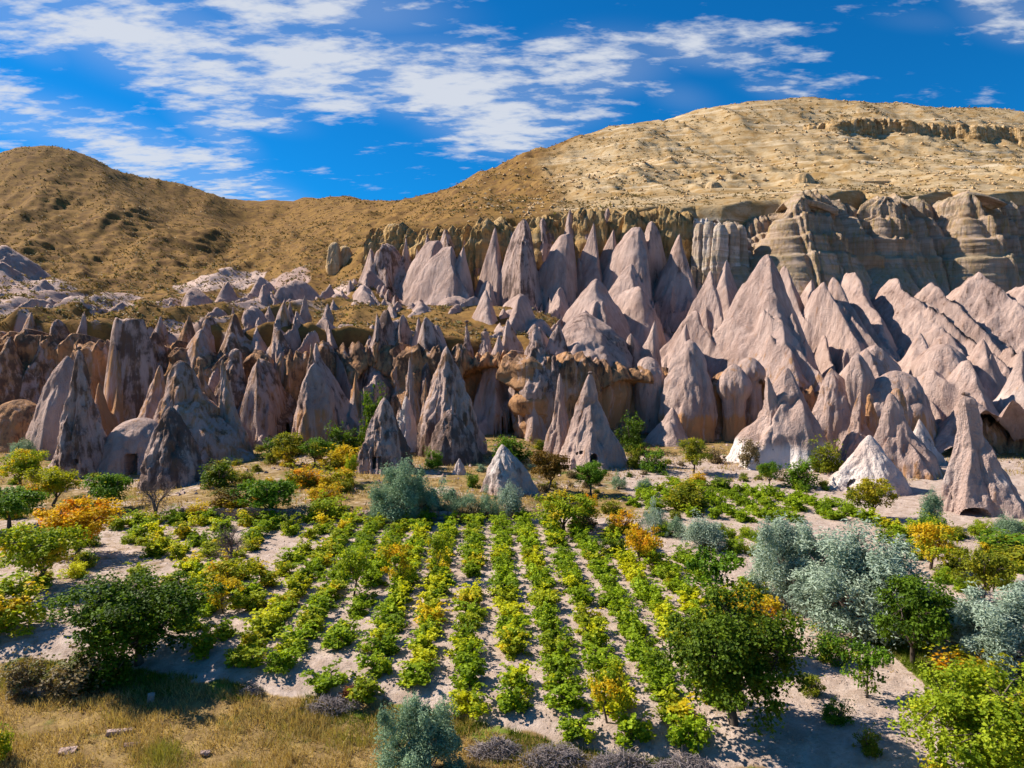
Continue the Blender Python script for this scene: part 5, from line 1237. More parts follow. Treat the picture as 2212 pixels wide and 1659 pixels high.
TREE_LIST = [
 ('big', 'large dark green tree at the left edge of the vineyard', 105, 420, 1222, 300, 1434, 'dark', 0),
 ('big', 'large dark green tree throwing a long shadow at the right of the vines', 1410, 1740, 1282, 1586, 1564, 'darky', 1),
 ('young', 'lime young tree among the nearest vines', 1266, 1384, 1420, 1312, 1562, 'lime', 0),
 ('big', 'yellow-green tree filling the bottom right corner, nearest of all', 1940, 2330, 1440, 2140, 1725, 'lime', 2),
 ('tree', 'golden tree standing behind the large dark green tree on the right', 1535, 1695, 1262, 1612, 1420, 'yellow', 0),
 ('young', 'small leaning sapling alone on the bare pale soil', 1800, 1922, 1382, 1874, 1506, 'green', 1),
 ('tree', 'dark green tree with a straight trunk beside the silver shrubs', 1862, 2042, 1242, 1972, 1432, 'dark', 1),
 ('bush', 'orange bush below the right-hand silver shrub', 2005, 2185, 1385, 2090, 1490, 'mixed', 0),
 ('tree', 'yellow-green tree at the head of the vine rows', 1153, 1292, 1056, 1218, 1152, 'lime', 2),
 ('young', 'orange sapling touching the yellow-green tree at the row heads', 1248, 1296, 1060, 1272, 1132, 'orange', 0),
 ('tree', 'round green tree in front of the cone with the arched doorway', 1240, 1320, 990, 1276, 1068, 'green', 3),
 ('tree', 'rusty tree left of the cone with the arched doorway', 1136, 1228, 966, 1184, 1058, 'rust', 0),
 ('bush', 'bright green bush at the foot of the blue-shaded apron', 1374, 1442, 958, 1404, 1018, 'green', 1),
 ('tree', 'slim green tree with a forked trunk on the pale path', 1458, 1532, 944, 1498, 1022, 'olive', 1),
 ('tree', 'small round tree before the white flared cone', 1638, 1692, 992, 1662, 1050, 'green', 2),
 ('bush', 'leafy green bush before the white flared cone', 1688, 1775, 984, 1730, 1052, 'green', 2),
 ('bush', 'yellowing bush in the cleft right of the white flared cone', 1748, 1824, 936, 1786, 1020, 'olive', 3),
 ('tree', 'olive tree in front of the low white pyramid', 1838, 1938, 1026, 1882, 1120, 'olive', 3),
 ('tree', 'round green tree left of the vineyard, below the dark hollow', 515, 655, 1026, 578, 1122, 'green', 0),
 ('bush', 'yellow-green bush right of the round green tree', 650, 762, 1058, 706, 1120, 'lime', 0),
 ('bush', 'small yellow bush above the vines, left of the bullet-shaped cone', 660, 742, 1040, 700, 1078, 'yellow', 1),
 ('tree', 'green tree in the hollow between the left cones', 584, 660, 932, 622, 1004, 'olive', 1),
 ('tree', 'brighter green tree beside the one in the hollow', 640, 714, 940, 680, 1006, 'green', 2),
 ('bare', 'leafless brown tree before the slate-dark cone', 284, 388, 1022, 333, 1126, None, 0),
 ('tree', 'green tree in front of the needle-tipped cone', 180, 288, 1014, 236, 1102, 'green', 3),
 ('tree', 'yellow-tipped tree left of the needle-tipped cone foot', 45, 160, 1002, 112, 1094, 'mixed', 0),
 ('tree', 'thin yellowish tree against the left boulder', -12, 92, 968, 48, 1056, 'lime', 1),
 ('tree', 'deep green tree at the left edge of the picture', -60, 92, 1046, 20, 1142, 'green', 2),
 ('tree', 'glowing orange tree on the left of the orchard', 90, 258, 1068, 165, 1200, 'orange', 3),
 ('tree', 'wide green and gold tree at the left, lower than the orange one', -25, 168, 1120, 78, 1268, 'lime', 0),
 ('bush', 'big yellow-green bush at the left edge, beside the dark tree', -70, 118, 1228, 20, 1352, 'lime', 2),
 ('bare', 'dark leafless shrub among the left vines', 440, 566, 1122, 498, 1220, None, 1),
 ('young', 'orange-tipped young tree by the leafless shrub', 432, 575, 1196, 500, 1275, 'mixed', 0),
 ('young', 'golden young tree above the left vines', 440, 530, 1240, 482, 1322, 'yellow', 1),
 ('young', 'tall lime young tree among the left rows', 725, 825, 1165, 764, 1288, 'lime', 0),
 ('young', 'amber slender tree rising from the middle rows', 905, 985, 1134, 946, 1252, 'lime', 1),
 ('young', 'yellowish young tree between the lime and amber ones', 812, 912, 1164, 862, 1268, 'lime', 1),
 ('young', 'orange young tree at the far right of the rows', 1334, 1432, 1126, 1386, 1222, 'orange', 0),
 ('bush', 'gold-green bush beside the orange young tree', 1306, 1384, 1092, 1340, 1150, 'mixed', 1),
 ('young', 'dark open-crowned young tree among the right rows', 1476, 1622, 1178, 1546, 1306, 'green', 1),
 ('bush', 'olive bush at the near side of the far right plot', 1426, 1544, 1028, 1484, 1098, 'olive', 2),
 ('bush', 'little bright orange bush on the edge of the far right plot', 1484, 1532, 1012, 1506, 1050, 'orange', 0),
 ('bush', 'dark round bush behind the little orange bush', 1520, 1592, 1022, 1556, 1060, 'darky', 3),
 ('tree', 'olive-green tree behind the right end of the silver shrubs', 1948, 2070, 1126, 2010, 1230, 'lime', 1),
 ('tree', 'broad olive tree at the right edge below the cave mouth', 2056, 2192, 1176, 2122, 1305, 'olive', 0),
 ('bush', 'green bush left of the wide cave mouth', 1978, 2046, 1098, 2012, 1150, 'green', 3),
 ('bush', 'green bush right below the wide cave mouth', 2100, 2250, 1138, 2176, 1190, 'green', 1),
 ('bush', 'olive bush at the right edge under the chimney-topped cone', 2150, 2290, 1170, 2216, 1225, 'olive', 2),
 ('bush', 'straggly low vine-like bush on the bare soil at the right', 1748, 1838, 1346, 1780, 1428, 'green', 0),
 ('bush', 'sparse little bush near the large right tree shadow', 1772, 1842, 1505, 1808, 1560, 'green', 1),
 ('bush', 'small sprout on the sunlit soil right of the large tree', 1722, 1782, 1448, 1752, 1500, 'olive', 2),
 ('bush', 'small bush in the long tree shadow at the bottom', 1846, 1910, 1560, 1878, 1625, 'olive', 3),
 ('plumebig', 'left one of the two huge silver shrubs', 1608, 1808, 1100, 1700, 1296, 'silver', 0),
 ('plumebig', 'right and larger one of the two huge silver shrubs', 1690, 2010, 1128, 1850, 1345, 'silver', 1),
 ('plumebig', 'silver shrub at the right edge behind the orange bush', 2010, 2290, 1252, 2140, 1440, 'silver', 0),
 ('plumebig', 'grey-green feathery shrub in front of the bullet-shaped cone', 795, 945, 990, 870, 1122, 'sage', 1),
 ('plume', 'smaller grey-green shrub right of the feathery one', 915, 990, 1036, 948, 1110, 'sage', 0),
 ('plume', 'low silver-green shrub between the feathery shrub and the lone cone', 968, 1044, 1058, 1004, 1118, 'sage', 1),
 ('plume', 'pale shrub leaning on the light grey lone cone', 1066, 1134, 1034, 1098, 1118, 'silver', 2),
 ('plume', 'grey twiggy shrub at the left foot of the lone cone', 1030, 1078, 1052, 1054, 1120, 'sage', 0),
 ('plume', 'small silver shrub left of the far right plot', 1474, 1572, 1108, 1524, 1184, 'silver', 1),
 ('plume', 'thin silver shrub above the orange young tree', 1384, 1440, 1080, 1412, 1152, 'silver', 0),
 ('plume', 'little grey shrub beside the thin silver shrub', 1436, 1482, 1110, 1460, 1160, 'sage', 2),
 ('plumebig', 'sage-green shrub alone at the bottom centre', 812, 1006, 1492, 905, 1690, 'sage', 0),
 ('plume', 'sage shrub left of the wide cave mouth', 1984, 2040, 1050, 2012, 1140, 'sage', 2),
 ('plume', 'small sage shrub at the right foot of the chimney-topped cone', 2150, 2212, 1108, 2180, 1160, 'sage', 1),
 ('plume', 'small sage plant right of the cone with the arched doorway', 1318, 1354, 1020, 1336, 1056, 'sage', 0),
 ('plume', 'pale sage plant on the path right of the arched doorway', 1372, 1412, 1028, 1392, 1064, 'sage', 1),
 ('bush', 'bright green bush at the foot of the white rock tooth', 1002, 1040, 1014, 1020, 1052, 'green', 0),
 ('bush', 'green shrub in the shade behind the lone cone', 1064, 1120, 935, 1092, 1010, 'green', 2),
 ('bush', 'sage-topped bush at the foot of the very tall craggy cone', 915, 958, 960, 936, 1012, 'green', 1),
 ('bush', 'grey bush on the rubble by the white flared cone', 1525, 1570, 960, 1548, 1000, 'drybush', 1),
 ('bush', 'dry tan bush on the slope left of the white flared cone', 1590, 1650, 940, 1620, 1010, 'drybush', 2),
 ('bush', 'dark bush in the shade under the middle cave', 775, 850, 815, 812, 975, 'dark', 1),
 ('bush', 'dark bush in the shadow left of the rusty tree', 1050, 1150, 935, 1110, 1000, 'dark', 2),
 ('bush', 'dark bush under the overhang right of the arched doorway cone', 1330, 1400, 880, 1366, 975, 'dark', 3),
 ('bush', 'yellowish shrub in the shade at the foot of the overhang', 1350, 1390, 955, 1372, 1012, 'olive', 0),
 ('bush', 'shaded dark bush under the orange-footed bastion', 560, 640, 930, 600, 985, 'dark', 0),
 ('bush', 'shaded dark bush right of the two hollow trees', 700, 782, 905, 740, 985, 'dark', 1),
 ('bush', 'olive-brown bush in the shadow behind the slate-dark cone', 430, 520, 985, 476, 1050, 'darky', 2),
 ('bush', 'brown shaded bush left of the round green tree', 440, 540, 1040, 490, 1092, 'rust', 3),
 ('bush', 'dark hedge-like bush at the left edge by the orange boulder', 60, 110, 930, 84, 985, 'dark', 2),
 ('plume', 'sage shrub at the foot of the orange boulder', 20, 84, 945, 54, 992, 'sage', 2),
 ('bush', 'ochre bush left of the bullet-shaped cone', 690, 790, 955, 742, 1010, 'yellow', 2),
 ('bush', 'rusty yellow bush in the middle of the hollow', 612, 705, 990, 660, 1050, 'mixed', 3),
 ('bush', 'amber bush at the lower edge of the hollow', 690, 775, 1000, 730, 1052, 'mixed', 1),
 ('young', 'small bright sapling beside the bullet-shaped cone', 744, 776, 975, 760, 1040, 'lime', 0),
 ('bush', 'orange vine-like bush at the left end of the stone wall', 395, 465, 1075, 430, 1112, 'yellow', 0),
 ('bush', 'amber bush at the middle of the stone wall', 470, 540, 1072, 510, 1110, 'yellow', 1),
 ('bush', 'grey-brown thicket at the left bottom under the dark tree', 100, 250, 1390, 180, 1490, 'drybush', 2),
 ('bush', 'dark thicket under the large left tree', 170, 300, 1380, 240, 1480, 'dark', 0),
 ('bush', 'olive-grey bush at the bottom left of the dark thicket', 0, 110, 1400, 60, 1500, 'drybush', 0),
 ('bush', 'lime bush cut by the left edge near the bottom', -60, 24, 1545, -12, 1650, 'lime', 1),
 ('bush', 'round grey-brown bush on the dry bank right of the lone cone', 1226, 1300, 1090, 1262, 1142, 'drybush', 3),
 ('bush', 'olive weed clump on the dry bank by the path', 1295, 1350, 1070, 1322, 1108, 'olive', 3),
 ('bush', 'dark bush right of the yellow-green row-head tree', 1290, 1350, 1150, 1320, 1200, 'darky', 1),
 ('bush', 'dry thicket between the silver shrub and the lone cone', 985, 1040, 1080, 1012, 1128, 'drybush', 1),
]
for a in TREE_LIST:
    plant(a[0], a[1], a[2], a[3], a[4], a[5], a[6], a[7], a[8])

# ------------------------------------------------------------------ vine rows
ORD = ['zeroth', 'first', 'second', 'third', 'fourth', 'fifth', 'sixth', 'seventh', 'eighth', 'ninth', 'tenth', 'eleventh', 'twelfth', 'thirteenth', 'fourteenth', 'fifteenth', 'sixteenth', 'seventeenth', 'eighteenth', 'nineteenth', 'twentieth']
for _i, _w in enumerate(['first', 'second', 'third', 'fourth', 'fifth', 'sixth', 'seventh', 'eighth', 'ninth']): ORD.append('twenty-' + _w)
def pip(x, y, poly):
    c = False; n_ = len(poly)
    for i in range(n_):
        x1, y1 = poly[i]; x2, y2 = poly[i - 1]
        if (y1 > y) != (y2 > y) and x < (x2 - x1) * (y - y1) / (y2 - y1) + x1: c = not c
    return c
TRUNKS = [ground_at(a[5], a[6])[:2] for a in TREE_LIST if a[0] in ('tree', 'big', 'plumebig', 'bare', 'plume')]
VINE_XY = []; VINE_JOBS = []
def vine(x, y, label, group, mat, s=1.0):
    VINE_JOBS.append((x, y, label, group, mat, s)); VINE_XY.append((x, y))
def plant_vines():
    jobs = sorted(VINE_JOBS, key=lambda j: j[1])
    data = [(np.empty(len(m[1].vertices) * 3, np.float32), m) for m in VINES]
    far_v, far_t = [], []
    for n_, (x, y, label, group, mat, s) in enumerate(jobs):
        z = zat(x, y)
        w = s * PR.uniform(1.45, 1.85); h = s * PR.uniform(0.9, 1.2); rz = PR.uniform(0, 6.28); k = PR.randrange(len(VINES)); m = VINES[k]
        if n_ < 298:
            put('grape_vine', label, 'vine', (x, y, z - 0.05), (w, w, h), rz, m[0], m[1], BARK, LM[mat], group, 'stem', 'leaves')
        else:
            v = np.empty(len(m[1].vertices) * 3, np.float32); m[1].vertices.foreach_get('co', v); v = v.reshape(-1, 3)
            t = np.empty(len(v), np.float32); m[1].attributes['tone'].data.foreach_get('value', t)
            c, sn = math.cos(rz), math.sin(rz)
            far_v.append(np.c_[(v[:, 0] * c - v[:, 1] * sn) * w + x, (v[:, 0] * sn + v[:, 1] * c) * w + y, v[:, 2] * h + z - 0.05]); far_t.append(t)
    if far_v:
        V = np.concatenate(far_v); f = np.arange(len(V)).reshape(-1, 4)
        o = obj('far_vines', mesh_np('far_vines', V, f, {'tone': np.concatenate(far_t)}, smooth=False), LM['vine'])
        tag(o, 'farthest green vines at the back of the plots', 'vines', kind='stuff')
MAIN = [on_plane(*p)[:2] for p in [(560, 1452), (420, 1405), (400, 1330), (300, 1225), (232, 1130), (400, 1112), (640, 1128), (800, 1122), (1010, 1124), (1200, 1128), (1290, 1150), (1430, 1185), (1560, 1240), (1660, 1300), (1590, 1420), (1530, 1580), (1400, 1598), (1200, 1565), (1000, 1512), (850, 1486), (600, 1462)]]
ROWDX = -0.040
nrow = 0
for k in range(-15, 9):
    line = []
    y = 22.0 + PR.uniform(0, 1.2)
    while y < 58:
        x = -1.02 + 1.93 * k + ROWDX * (y - 56)
        jx, jy = PR.uniform(-0.16, 0.16), PR.uniform(-0.2, 0.2)
        if k < -6: jx, jy = PR.uniform(-0.5, 0.5), PR.uniform(-0.4, 0.4)
        if pip(x, y, MAIN) and min((x - t[0]) ** 2 + (y - t[1]) ** 2 for t in TRUNKS) > 0.8 and PR.random() > (0.07 if k >= -6 else 0.25):
            line.append((x + jx, y + jy))
        y += 1.42 if k >= -6 else 1.8
    if not line: continue
    nrow += 1
    for i, (x, y) in enumerate(line):
        mat = 'vine'
        r = PR.random()
        left = k < -5
        if r < (0.42 if left else 0.13): mat = 'vine_y'
        if r < (0.02 if left else 0.0): mat = 'vine_o'
        vine(x, y, f'{dict(vine="green", vine_y="yellow-green", vine_o="amber")[mat]} grape vine, {ORD[i + 1]} from the near end, {ORD[nrow]} row from the left', 'grape vines in the main field', mat, 1.0 if not left else PR.uniform(0.9, 1.2))
FARP = [ground_at(*p)[:2] for p in [(1345, 1090), (1430, 1042), (1560, 1052), (1700, 1072), (1830, 1092), (1990, 1150), (1960, 1200), (1830, 1130), (1600, 1130), (1480, 1112), (1400, 1112)]]
nrow2 = 0
for k in range(4, 24):
    line = []; y = 45.0 + PR.uniform(0, 1)
    while y < 76:
        x = -1.02 + 1.95 * k + ROWDX * (y - 56) + PR.uniform(-0.35, 0.35)
        if pip(x, y, FARP) and min((x - t[0]) ** 2 + (y - t[1]) ** 2 for t in TRUNKS) > 1.0 and PR.random() > 0.1 and all((x - a) ** 2 + (y - b) ** 2 > 1.6 for a, b in VINE_XY): line.append((x, y))
        y += 1.8
    if not line: continue
    nrow2 += 1
    for i, (x, y) in enumerate(line):
        vine(x, y, f'low vine in far right plot, {ORD[i + 1]} from near end of {ORD[nrow2]} row', 'grape vines in the far right plot', 'vine' if PR.random() > 0.12 else 'vine_y', 1.05)
plant_vines()
print('VINES', len(VINE_XY), nrow, nrow2)

# shrubs that fill the bank between the field and the cliff, and the orchard at the left
CNAME = dict(yellow='golden', mixed='gold-green', olive='olive', rust='rusty', lime='lime', vine='bright green', green='green', drybush='tan', sage='sage', darky='dull green', dark='dark green')
def fill(n_, poly, kinds, where, group, smin, smax):
    pts = [ground_at(*p)[:2] for p in poly]
    xs, ys = [p[0] for p in pts], [p[1] for p in pts]
    got = []; tries = 0
    while len(got) < n_ and tries < 4000:
        tries += 1
        x, y = PR.uniform(min(xs), max(xs)), PR.uniform(min(ys), max(ys))
        if not pip(x, y, pts): continue
        if any((x - b[0]) ** 2 + (y - b[1]) ** 2 < (r_ * 0.9) ** 2 for _, b, r_, h_ in ROCKS_MADE[:26]): continue
        got.append((x, y, kinds[PR.randrange(len(kinds))]))
    got.sort(key=lambda g: g[0] / g[1])
    for i, (x, y, mt) in enumerate(got):
        s_ = PR.uniform(smin, smax); m = BUSH[PR.randrange(4)]
        put('bush', f'{CNAME[mt]} bush {where}, {ORD[i + 1]} from the left', 'shrub', (x, y, zat(x, y) - 0.1), (s_ * 1.4, s_ * 1.4, s_), PR.uniform(0, 6.28), m[0], m[1], DEAD, LM[mt], group, 'branches', 'foliage')
fill(28, [(440, 1030), (560, 970), (760, 985), (775, 1060), (640, 1075), (480, 1090)], ['yellow', 'mixed', 'olive', 'olive', 'rust'], 'in the shaded left hollow', 'bushes of the left hollow', 0.9, 1.7)
fill(24, [(-60, 1100), (60, 985), (120, 1010), (250, 1100), (380, 1120), (240, 1210), (60, 1300), (-80, 1290)], ['lime', 'mixed', 'vine', 'green'], 'under the left fruit trees', 'bushes under the left fruit trees', 0.8, 1.4)
fill(26, [(990, 1020), (1330, 1000), (1420, 1020), (1380, 1090), (1160, 1100), (1170, 1050), (1040, 1050)], ['drybush', 'olive', 'sage', 'drybush', 'darky'], 'between the middle cones', 'bushes between the middle cones', 0.5, 1.1)
fill(28, [(1990, 1140), (2250, 1150), (2280, 1290), (2050, 1290), (1960, 1220)], ['vine', 'green', 'olive', 'lime'], 'in the right-hand plot', 'bushes of the right-hand plot', 0.8, 1.3)
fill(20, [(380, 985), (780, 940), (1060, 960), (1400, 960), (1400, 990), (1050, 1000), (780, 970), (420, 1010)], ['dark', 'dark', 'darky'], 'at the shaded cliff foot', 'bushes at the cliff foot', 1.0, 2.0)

fill(20, [(1370, 1110), (1480, 1120), (1640, 1140), (1660, 1230), (1560, 1215), (1430, 1170)], ['vine', 'vine', 'green', 'olive'], 'right of the row heads', 'bushes between the field and the far right plot', 0.7, 1.1)
fill(18, [(1400, 1000), (1640, 1010), (1800, 1040), (1960, 1110), (1900, 1112), (1600, 1048), (1420, 1030)], ['olive', 'drybush', 'green', 'vine'], 'along the foot of the right cones', 'bushes before the right cones', 0.5, 1.0)
# ------------------------------------------------------------------ small cover: grass, scrub, clods, brush heaps, stones
G5 = np.random.default_rng(99)
def scatter_blades(name, x, y, h, w, mat, lean=0.35, tone0=0.5, per=1):
    z = terrain_z(x, y)
    n_ = len(x); a = G5.uniform(0, 6.28, n_)
    d = np.c_[np.cos(a), np.sin(a), 0 * a]
    ln = np.c_[G5.normal(size=(n_, 2)) * lean, np.ones(n_)]; ln = unit(ln)
    b = np.c_[x, y, z - 0.03]
    v = np.stack([b - d * w[:, None] / 2, b + d * w[:, None] / 2, b + ln * h[:, None]], 1).reshape(-1, 3)
    tone = np.clip(tone0 + 0.25 * G5.normal(size=n_), 0, 1)
    o = obj(name, mesh_np(name, v, np.arange(3 * n_).reshape(-1, 3), {'tone': np.repeat(tone, 3)}, smooth=False), mat)
    return tag(o, kind='stuff')

def rough_points(n_, ylo, yhi, fr):
    y = G5.uniform(ylo, yhi, n_); x = G5.uniform(-fr, fr, n_) * y
    return x, y
# dry grass below the field
x, y = rough_points(210000, 16, 31, 0.85)
by = np.interp(x, BORD_X, BORD_Y)
cl = fbm(np.c_[x, y, 0 * x] * 0.55, 3)
keep = (y < by - 0.35) & (cl + 0.25 * G5.normal(size=len(x)) > -0.12)
x, y, cl = x[keep], y[keep], cl[keep]
o = scatter_blades('dry_grass', x, y, 0.18 + 0.55 * np.clip(cl + 0.25, 0, 1) * G5.uniform(0.4, 1.4, len(x)), G5.uniform(0.02, 0.045, len(x)), LM['grass'], 0.5)
tag(o, 'tangled dry golden grass below the vineyard', 'grass')
# green strip along the field edge and the verge on the right
x = G5.uniform(-22, 24, 42000); by = np.interp(x, BORD_X, BORD_Y); y = by + 0.25 * pnoise(np.c_[x * 0.9, 0 * x, 0 * x]) - np.abs(G5.normal(size=len(x))) * 0.9 * (1 + 0.8 * pnoise(np.c_[x * 0.3, 0 * x, 0 * x + 4]))
keep = fbm(np.c_[x * 0.35, y * 0.6, 0 * x + 4], 2) > 0.0
x, y = x[keep], y[keep]
vpts = [on_plane(*p) for p in [(2150, 1640), (2000, 1480), (1900, 1400), (1780, 1335), (1690, 1290), (1640, 1240)]]
y2 = G5.uniform(vpts[0][1], vpts[-1][1], 16000); x2 = np.interp(y2, [p[1] for p in vpts], [p[0] for p in vpts]) + 0.1 + np.abs(G5.normal(size=len(y2))) * 1.3
keep = fbm(np.c_[x2 * 0.6, y2 * 0.4, 0 * x2 + 8], 2) > -0.2
o = scatter_blades('green_grass', np.r_[x, x2[keep]], np.r_[y, y2[keep]], G5.uniform(0.10, 0.34, len(x) + keep.sum()), G5.uniform(0.02, 0.045, len(x) + keep.sum()), LM['lush'], 0.45)
tag(o, 'green and tan grass strip along the field edges', 'grass')
# dry grass between the field and the cones
y = G5.uniform(57, 100, 70000); x = G5.uniform(-0.8, 0.8, len(y)) * y
cl = fbm(np.c_[x, y, 0 * x] * 0.22, 3)
keep = (cl > -0.05) & ((x < 8) | (y > 72)) & (y < np.interp(x / y, _r1[0], _r1[1]) - 4)
x, y = x[keep], y[keep]
o = scatter_blades('bank_grass', x, y, G5.uniform(0.15, 0.5, len(x)), G5.uniform(0.05, 0.12, len(x)), LM['grass'], 0.5, 0.4)
tag(o, 'dry tan grass on the bank before the rock cones', 'grass')
# weeds in the field
y = G5.uniform(24, 70, 60000); x = G5.uniform(-0.75, 0.75, len(y)) * y
keep = (fbm(np.c_[x, y, 0 * x] * 0.5 + 3, 2) > 0.12) & (y > np.interp(x, BORD_X, BORD_Y))
x, y = x[keep], y[keep]
o = scatter_blades('weeds', x, y, G5.uniform(0.04, 0.16, len(x)), G5.uniform(0.02, 0.06, len(x)), LM['grass'], 0.7, 0.45)
tag(o, 'sparse dry weeds on the pale field soil', 'weeds')

# scrub tufts on the hills
def tufts(name, x, y, s, mat, label, k=5):
    z = terrain_z(x, y)
    n_ = len(x)
    c = np.repeat(np.c_[x, y, z], k, 0); ss = np.repeat(s, k)
    off = G5.normal(size=(len(c), 3)) * [0.42, 0.42, 0.22] + [0, 0, 0.22]
    c = c + off * ss[:, None]
    nrm = unit(G5.normal(size=c.shape) + [0, -0.2, 0.8])
    tone = np.clip(0.45 + 0.25 * G5.normal(size=n_).repeat(k) * 0.8 + 0.15 * G5.normal(size=len(c)), 0, 1)
    v, f, tn = leaves_np(c, nrm, ss * G5.uniform(0.5, 1.1, len(c)), 0.8, tone, G5)
    o = obj(name, mesh_np(name, v, f, {'tone': tn}, smooth=False), mat)
    return tag(o, label, 'scrub', kind='stuff')
y = np.exp(G5.uniform(np.log(112), np.log(420), 40000)); u = G5.uniform(-0.80, 0.80, len(y)); x = u * y
dens = fbm(np.c_[x, y, 0 * x] * 0.05, 3) + 0.3 * fbm(np.c_[x, y, 0 * x] * 0.3, 2)
rocky = (u > ux(1130)) & (y < np.interp(u, _r2[0], _r2[1]) + 4)
keep = (y > np.interp(u, _r1[0], _r1[1]) + 1.5) & ~rocky & (dens > np.where(u > ux(1000), 0.06, -0.15) + 0.12 * G5.normal(size=len(u)))
x, y = x[keep], y[keep]
tufts('scrub', x, y, G5.uniform(0.2, 0.55, len(x)) * (0.5 + y / 300), LM['scrub'], 'dark low scrub dotting the dry hills')
y = np.exp(G5.uniform(np.log(110), np.log(230), 9000)); u = G5.uniform(-0.8, 0.25, len(y)); x = u * y
keep = (y > np.interp(u, _r1[0], _r1[1]) + 3) & (fbm(np.c_[x, y, 0 * x] * 0.08 + 9, 2) > 0.0)
tufts('dry_tussocks', x[keep], y[keep], G5.uniform(0.3, 0.8, keep.sum()), LM['drybush'], 'tan tussocks on the terraces above the cliff')

# clods and stones on the field
def stones(name, x, y, s, mat, label):
    z = terrain_z(x, y); n_ = len(x)
    base = np.array([[1, 0, 0], [0, 1, 0], [-1, 0, 0], [0, -1, 0], [0, 0, 0.8], [0, 0, -0.6]], float)
    fs = np.array([[0, 1, 4], [1, 2, 4], [2, 3, 4], [3, 0, 4], [1, 0, 5], [2, 1, 5], [3, 2, 5], [0, 3, 5]])
    v = base[None] * G5.uniform(0.6, 1.3, (n_, 6, 1)) * s[:, None, None]
    a = G5.uniform(0, 6.28, n_); ca, sa = np.cos(a)[:, None], np.sin(a)[:, None]
    v = np.stack([v[..., 0] * ca - v[..., 1] * sa, v[..., 0] * sa + v[..., 1] * ca, v[..., 2]], -1)
    v = v + np.c_[x, y, z][:, None]
    f = (fs[None] + 6 * np.arange(n_)[:, None, None]).reshape(-1, 3)
    V = v.reshape(-1, 3)
    zero = np.zeros(len(V))
    o = obj(name, mesh_np(name, V, f, {'grass': zero, 'green': zero, 'white': zero + 0.3, 'orange': zero, 'dark': zero + 0.1, 'strata': zero}, smooth=False), mat)
    return tag(o, label, 'stones', kind='stuff')
y = 22 + 34 * G5.uniform(0, 1, 9000) ** 1.4; x = G5.uniform(-0.72, 0.72, len(y)) * y
keep = (y > np.interp(x, BORD_X, BORD_Y) + 0.1)
stones('soil_clods', x[keep], y[keep], G5.uniform(0.02, 0.07, keep.sum()), SOIL, 'crumbled clods on the pale field soil')
y = G5.uniform(62, 100, 1600); x = G5.uniform(-0.75, 0.75, len(y)) * y
keep = y < np.interp(x / y, _r1[0], _r1[1]) - 3
stones('rubble', x[keep], y[keep], G5.uniform(0.06, 0.32, keep.sum()) ** 1.0, ROCK, 'small rubble at the foot of the cliff and cones')
y = np.exp(G5.uniform(np.log(185), np.log(345), 3600)); u = G5.uniform(-0.1, 0.8, len(y)); x = u * y
keep = (y > np.interp(u, _r2[0], _r2[1]) + 3) & (u > ux(1000)) & (fbm(np.c_[x, y, 0 * x] * 0.06, 3) > -0.1)
stones('hill_stones', x[keep], y[keep], G5.uniform(0.2, 1.0, keep.sum()) ** 1.5, CREAM, 'pale stones scattered over the cream hillside')

# grey brush heaps below the field
def brush_heap(label, xl, xr, yt, yb, n_, mat):
    g = ground_at((xl + xr) / 2, yb); w = (xr - xl) / F_PX * g[1]; h = max(0.5, 0.7 * (P(0, yt, g[1])[2] - g[2]))
    tb = []
    for i in range(n_):
        a = G5.uniform(0, 6.28); r = G5.uniform(0, 1) ** 0.5
        c = np.array([math.cos(a) * r * w / 2, math.sin(a) * r * w * 0.2, h * (1 - r * r) * G5.uniform(0.1, 1.0)])
        b = G5.uniform(0, 6.28); d = unit(np.array([math.cos(b), math.sin(b) * 0.8, G5.normal() * 0.45])); l = G5.uniform(0.2, 0.65)
        tb.append(tube([c - d * l / 2, c + G5.normal(size=3) * 0.05, c + d * l / 2], G5.uniform(0.008, 0.016), 0.005, 3))
    v, f = join(tb)
    o = obj('brush_heap', mesh_np('brush_heap', v, f), mat, loc=g)
    tag(o, label, 'brush', 'cut branches heaped below the field')
brush_heap('small grey heap of cut twigs left of the sage-green shrub', 655, 785, 1494, 1530, 420, TWIG)
brush_heap('grey twig heap directly right of the sage-green shrub', 1010, 1140, 1575, 1630, 620, TWIG)
brush_heap('purplish heap of cut branches, middle of the bottom edge', 1120, 1285, 1592, 1645, 760, TWIG)
brush_heap('long grey brush heap under the young lime tree', 1265, 1415, 1605, 1658, 760, TWIG)
brush_heap('last grey brush heap before the large tree shadow', 1400, 1560, 1615, 1668, 760, TWIG)
brush_heap('little grey twig heap in the shadow of the large left tree', 862 - 345, 930 - 360, 1478, 1500, 160, TWIG)
brush_heap('rust-red heap of fallen leaves and twigs on the green strip', 735, 778, 1488, 1505, 160, bark_mat('red_twigs', C4(0.22, 0.08, 0.03), C4(0.36, 0.16, 0.06)))

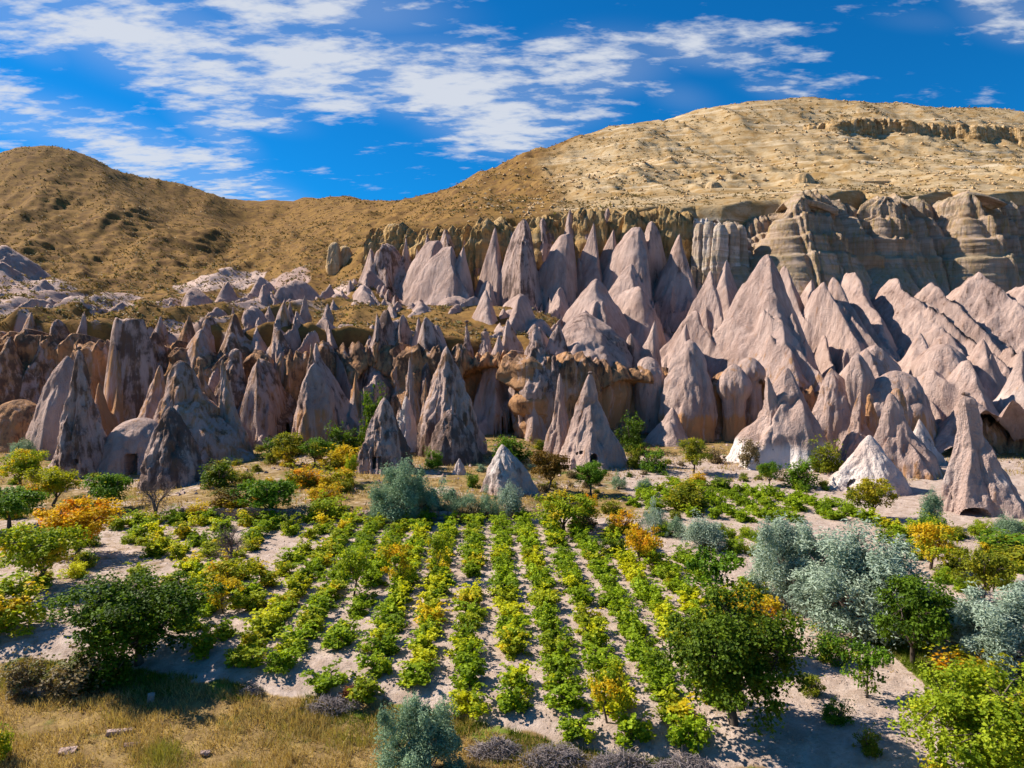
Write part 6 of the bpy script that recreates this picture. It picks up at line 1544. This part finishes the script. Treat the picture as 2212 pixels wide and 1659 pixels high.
# dry stone walls along the far edge of the field: every stone a piece of the wall
def stone_mesh(k):
    g = np.random.default_rng(300 + k)
    v = np.array([[sx, sy, sz] for sz in (-1, 1) for sy in (-1, 1) for sx in (-1, 1)], float) * 0.5
    t = v.copy(); t[:, :] *= g.uniform(0.78, 1.0, (8, 3))
    v = np.r_[t, np.array([[0, -0.62, 0], [0, 0.62, 0], [0, 0, 0.6]]) + g.normal(size=(3, 3)) * 0.05]
    f = [[0, 1, 8], [1, 5, 8], [5, 4, 8], [4, 0, 8], [3, 2, 9], [2, 6, 9], [6, 7, 9], [7, 3, 9], [4, 5, 10], [5, 7, 10], [7, 6, 10], [6, 4, 10], [1, 3, 7], [1, 7, 5], [2, 0, 4], [2, 4, 6], [0, 2, 3], [0, 3, 1]]
    z = np.zeros(len(v))
    return mesh_np('stone', v, np.array(f), {'white': z, 'orange': z + 0.2, 'dark': z + 0.35, 'strata': z}, smooth=False)
STM = [stone_mesh(k) for k in range(6)]
def stone_wall(label, xl, yl, xr, yr, rows, hgt):
    A, B = ground_at(xl, yl), ground_at(xr, yr)
    e = bpy.data.objects.new('dry_stone_wall', None); COL.objects.link(e); e.location = [float(v) for v in A]
    tag(e, label, 'wall')
    d = B - A; L = np.linalg.norm(d[:2]); ang = math.atan2(d[1], d[0])
    for r in range(rows):
        s = PR.uniform(0, 0.3)
        while s < L:
            w = PR.uniform(0.38, 0.75)
            c = d * (s + w / 2) / L
            zz_ = zat(A[0] + c[0], A[1] + c[1] - 0.3) - A[2]
            o = bpy.data.objects.new('stone', STM[PR.randrange(6)]); COL.objects.link(o); o.parent = e
            if len(o.data.materials) == 0: o.data.materials.append(ROCK)
            o.location = (float(c[0]), float(c[1]) + PR.uniform(-0.06, 0.06), float(zz_ + (r + 0.5) * hgt / rows))
            o.scale = (w, PR.uniform(0.4, 0.55), hgt / rows * PR.uniform(0.92, 1.12)); o.rotation_euler = (PR.uniform(-.06, .06), PR.uniform(-.06, .06), ang + PR.uniform(-.08, .08))
            s += w * 0.98
stone_wall('low dry stone wall behind the left vines', 385, 1118, 640, 1124, 3, 0.9)
stone_wall('dark dry stone wall below the grey-green feathery shrub', 770, 1122, 980, 1124, 2, 0.7)

# loose pale stones in the foreground grass
for lb, xd, yd, s in [('long flat pale stone lying in the dry grass', 258, 1585, (1.0, .2, .2)), ('white splinter of stone in the dry grass', 285, 1612, (.55, .25, .12)), ('grey boulder under the left thicket', 66, 1500, (.7, .5, .8)), ('grey block beside the boulder under the left thicket', 96, 1500, (.5, .45, .7)),
                      ('rounded grey stone in the dark tree shadow', 326, 1515, (.28, .25, .4)), ('half-buried pale slab at the bottom left', 145, 1625, (.6, .4, .14)), ('small pale rock right of the splinter', 443, 1630, (.35, .22, .14))]:
    g = ground_at(xd, yd)
    me = stone_mesh(int(xd)); me.transform(__import__('mathutils').Matrix.Diagonal((*s, 1)))
    o = obj('loose_stone', me, ROCK, loc=g + [0, 0, s[2] * 0.3]); o.rotation_euler = (0.05, 0.1, 0.35)
    tag(o, lb, 'stone')
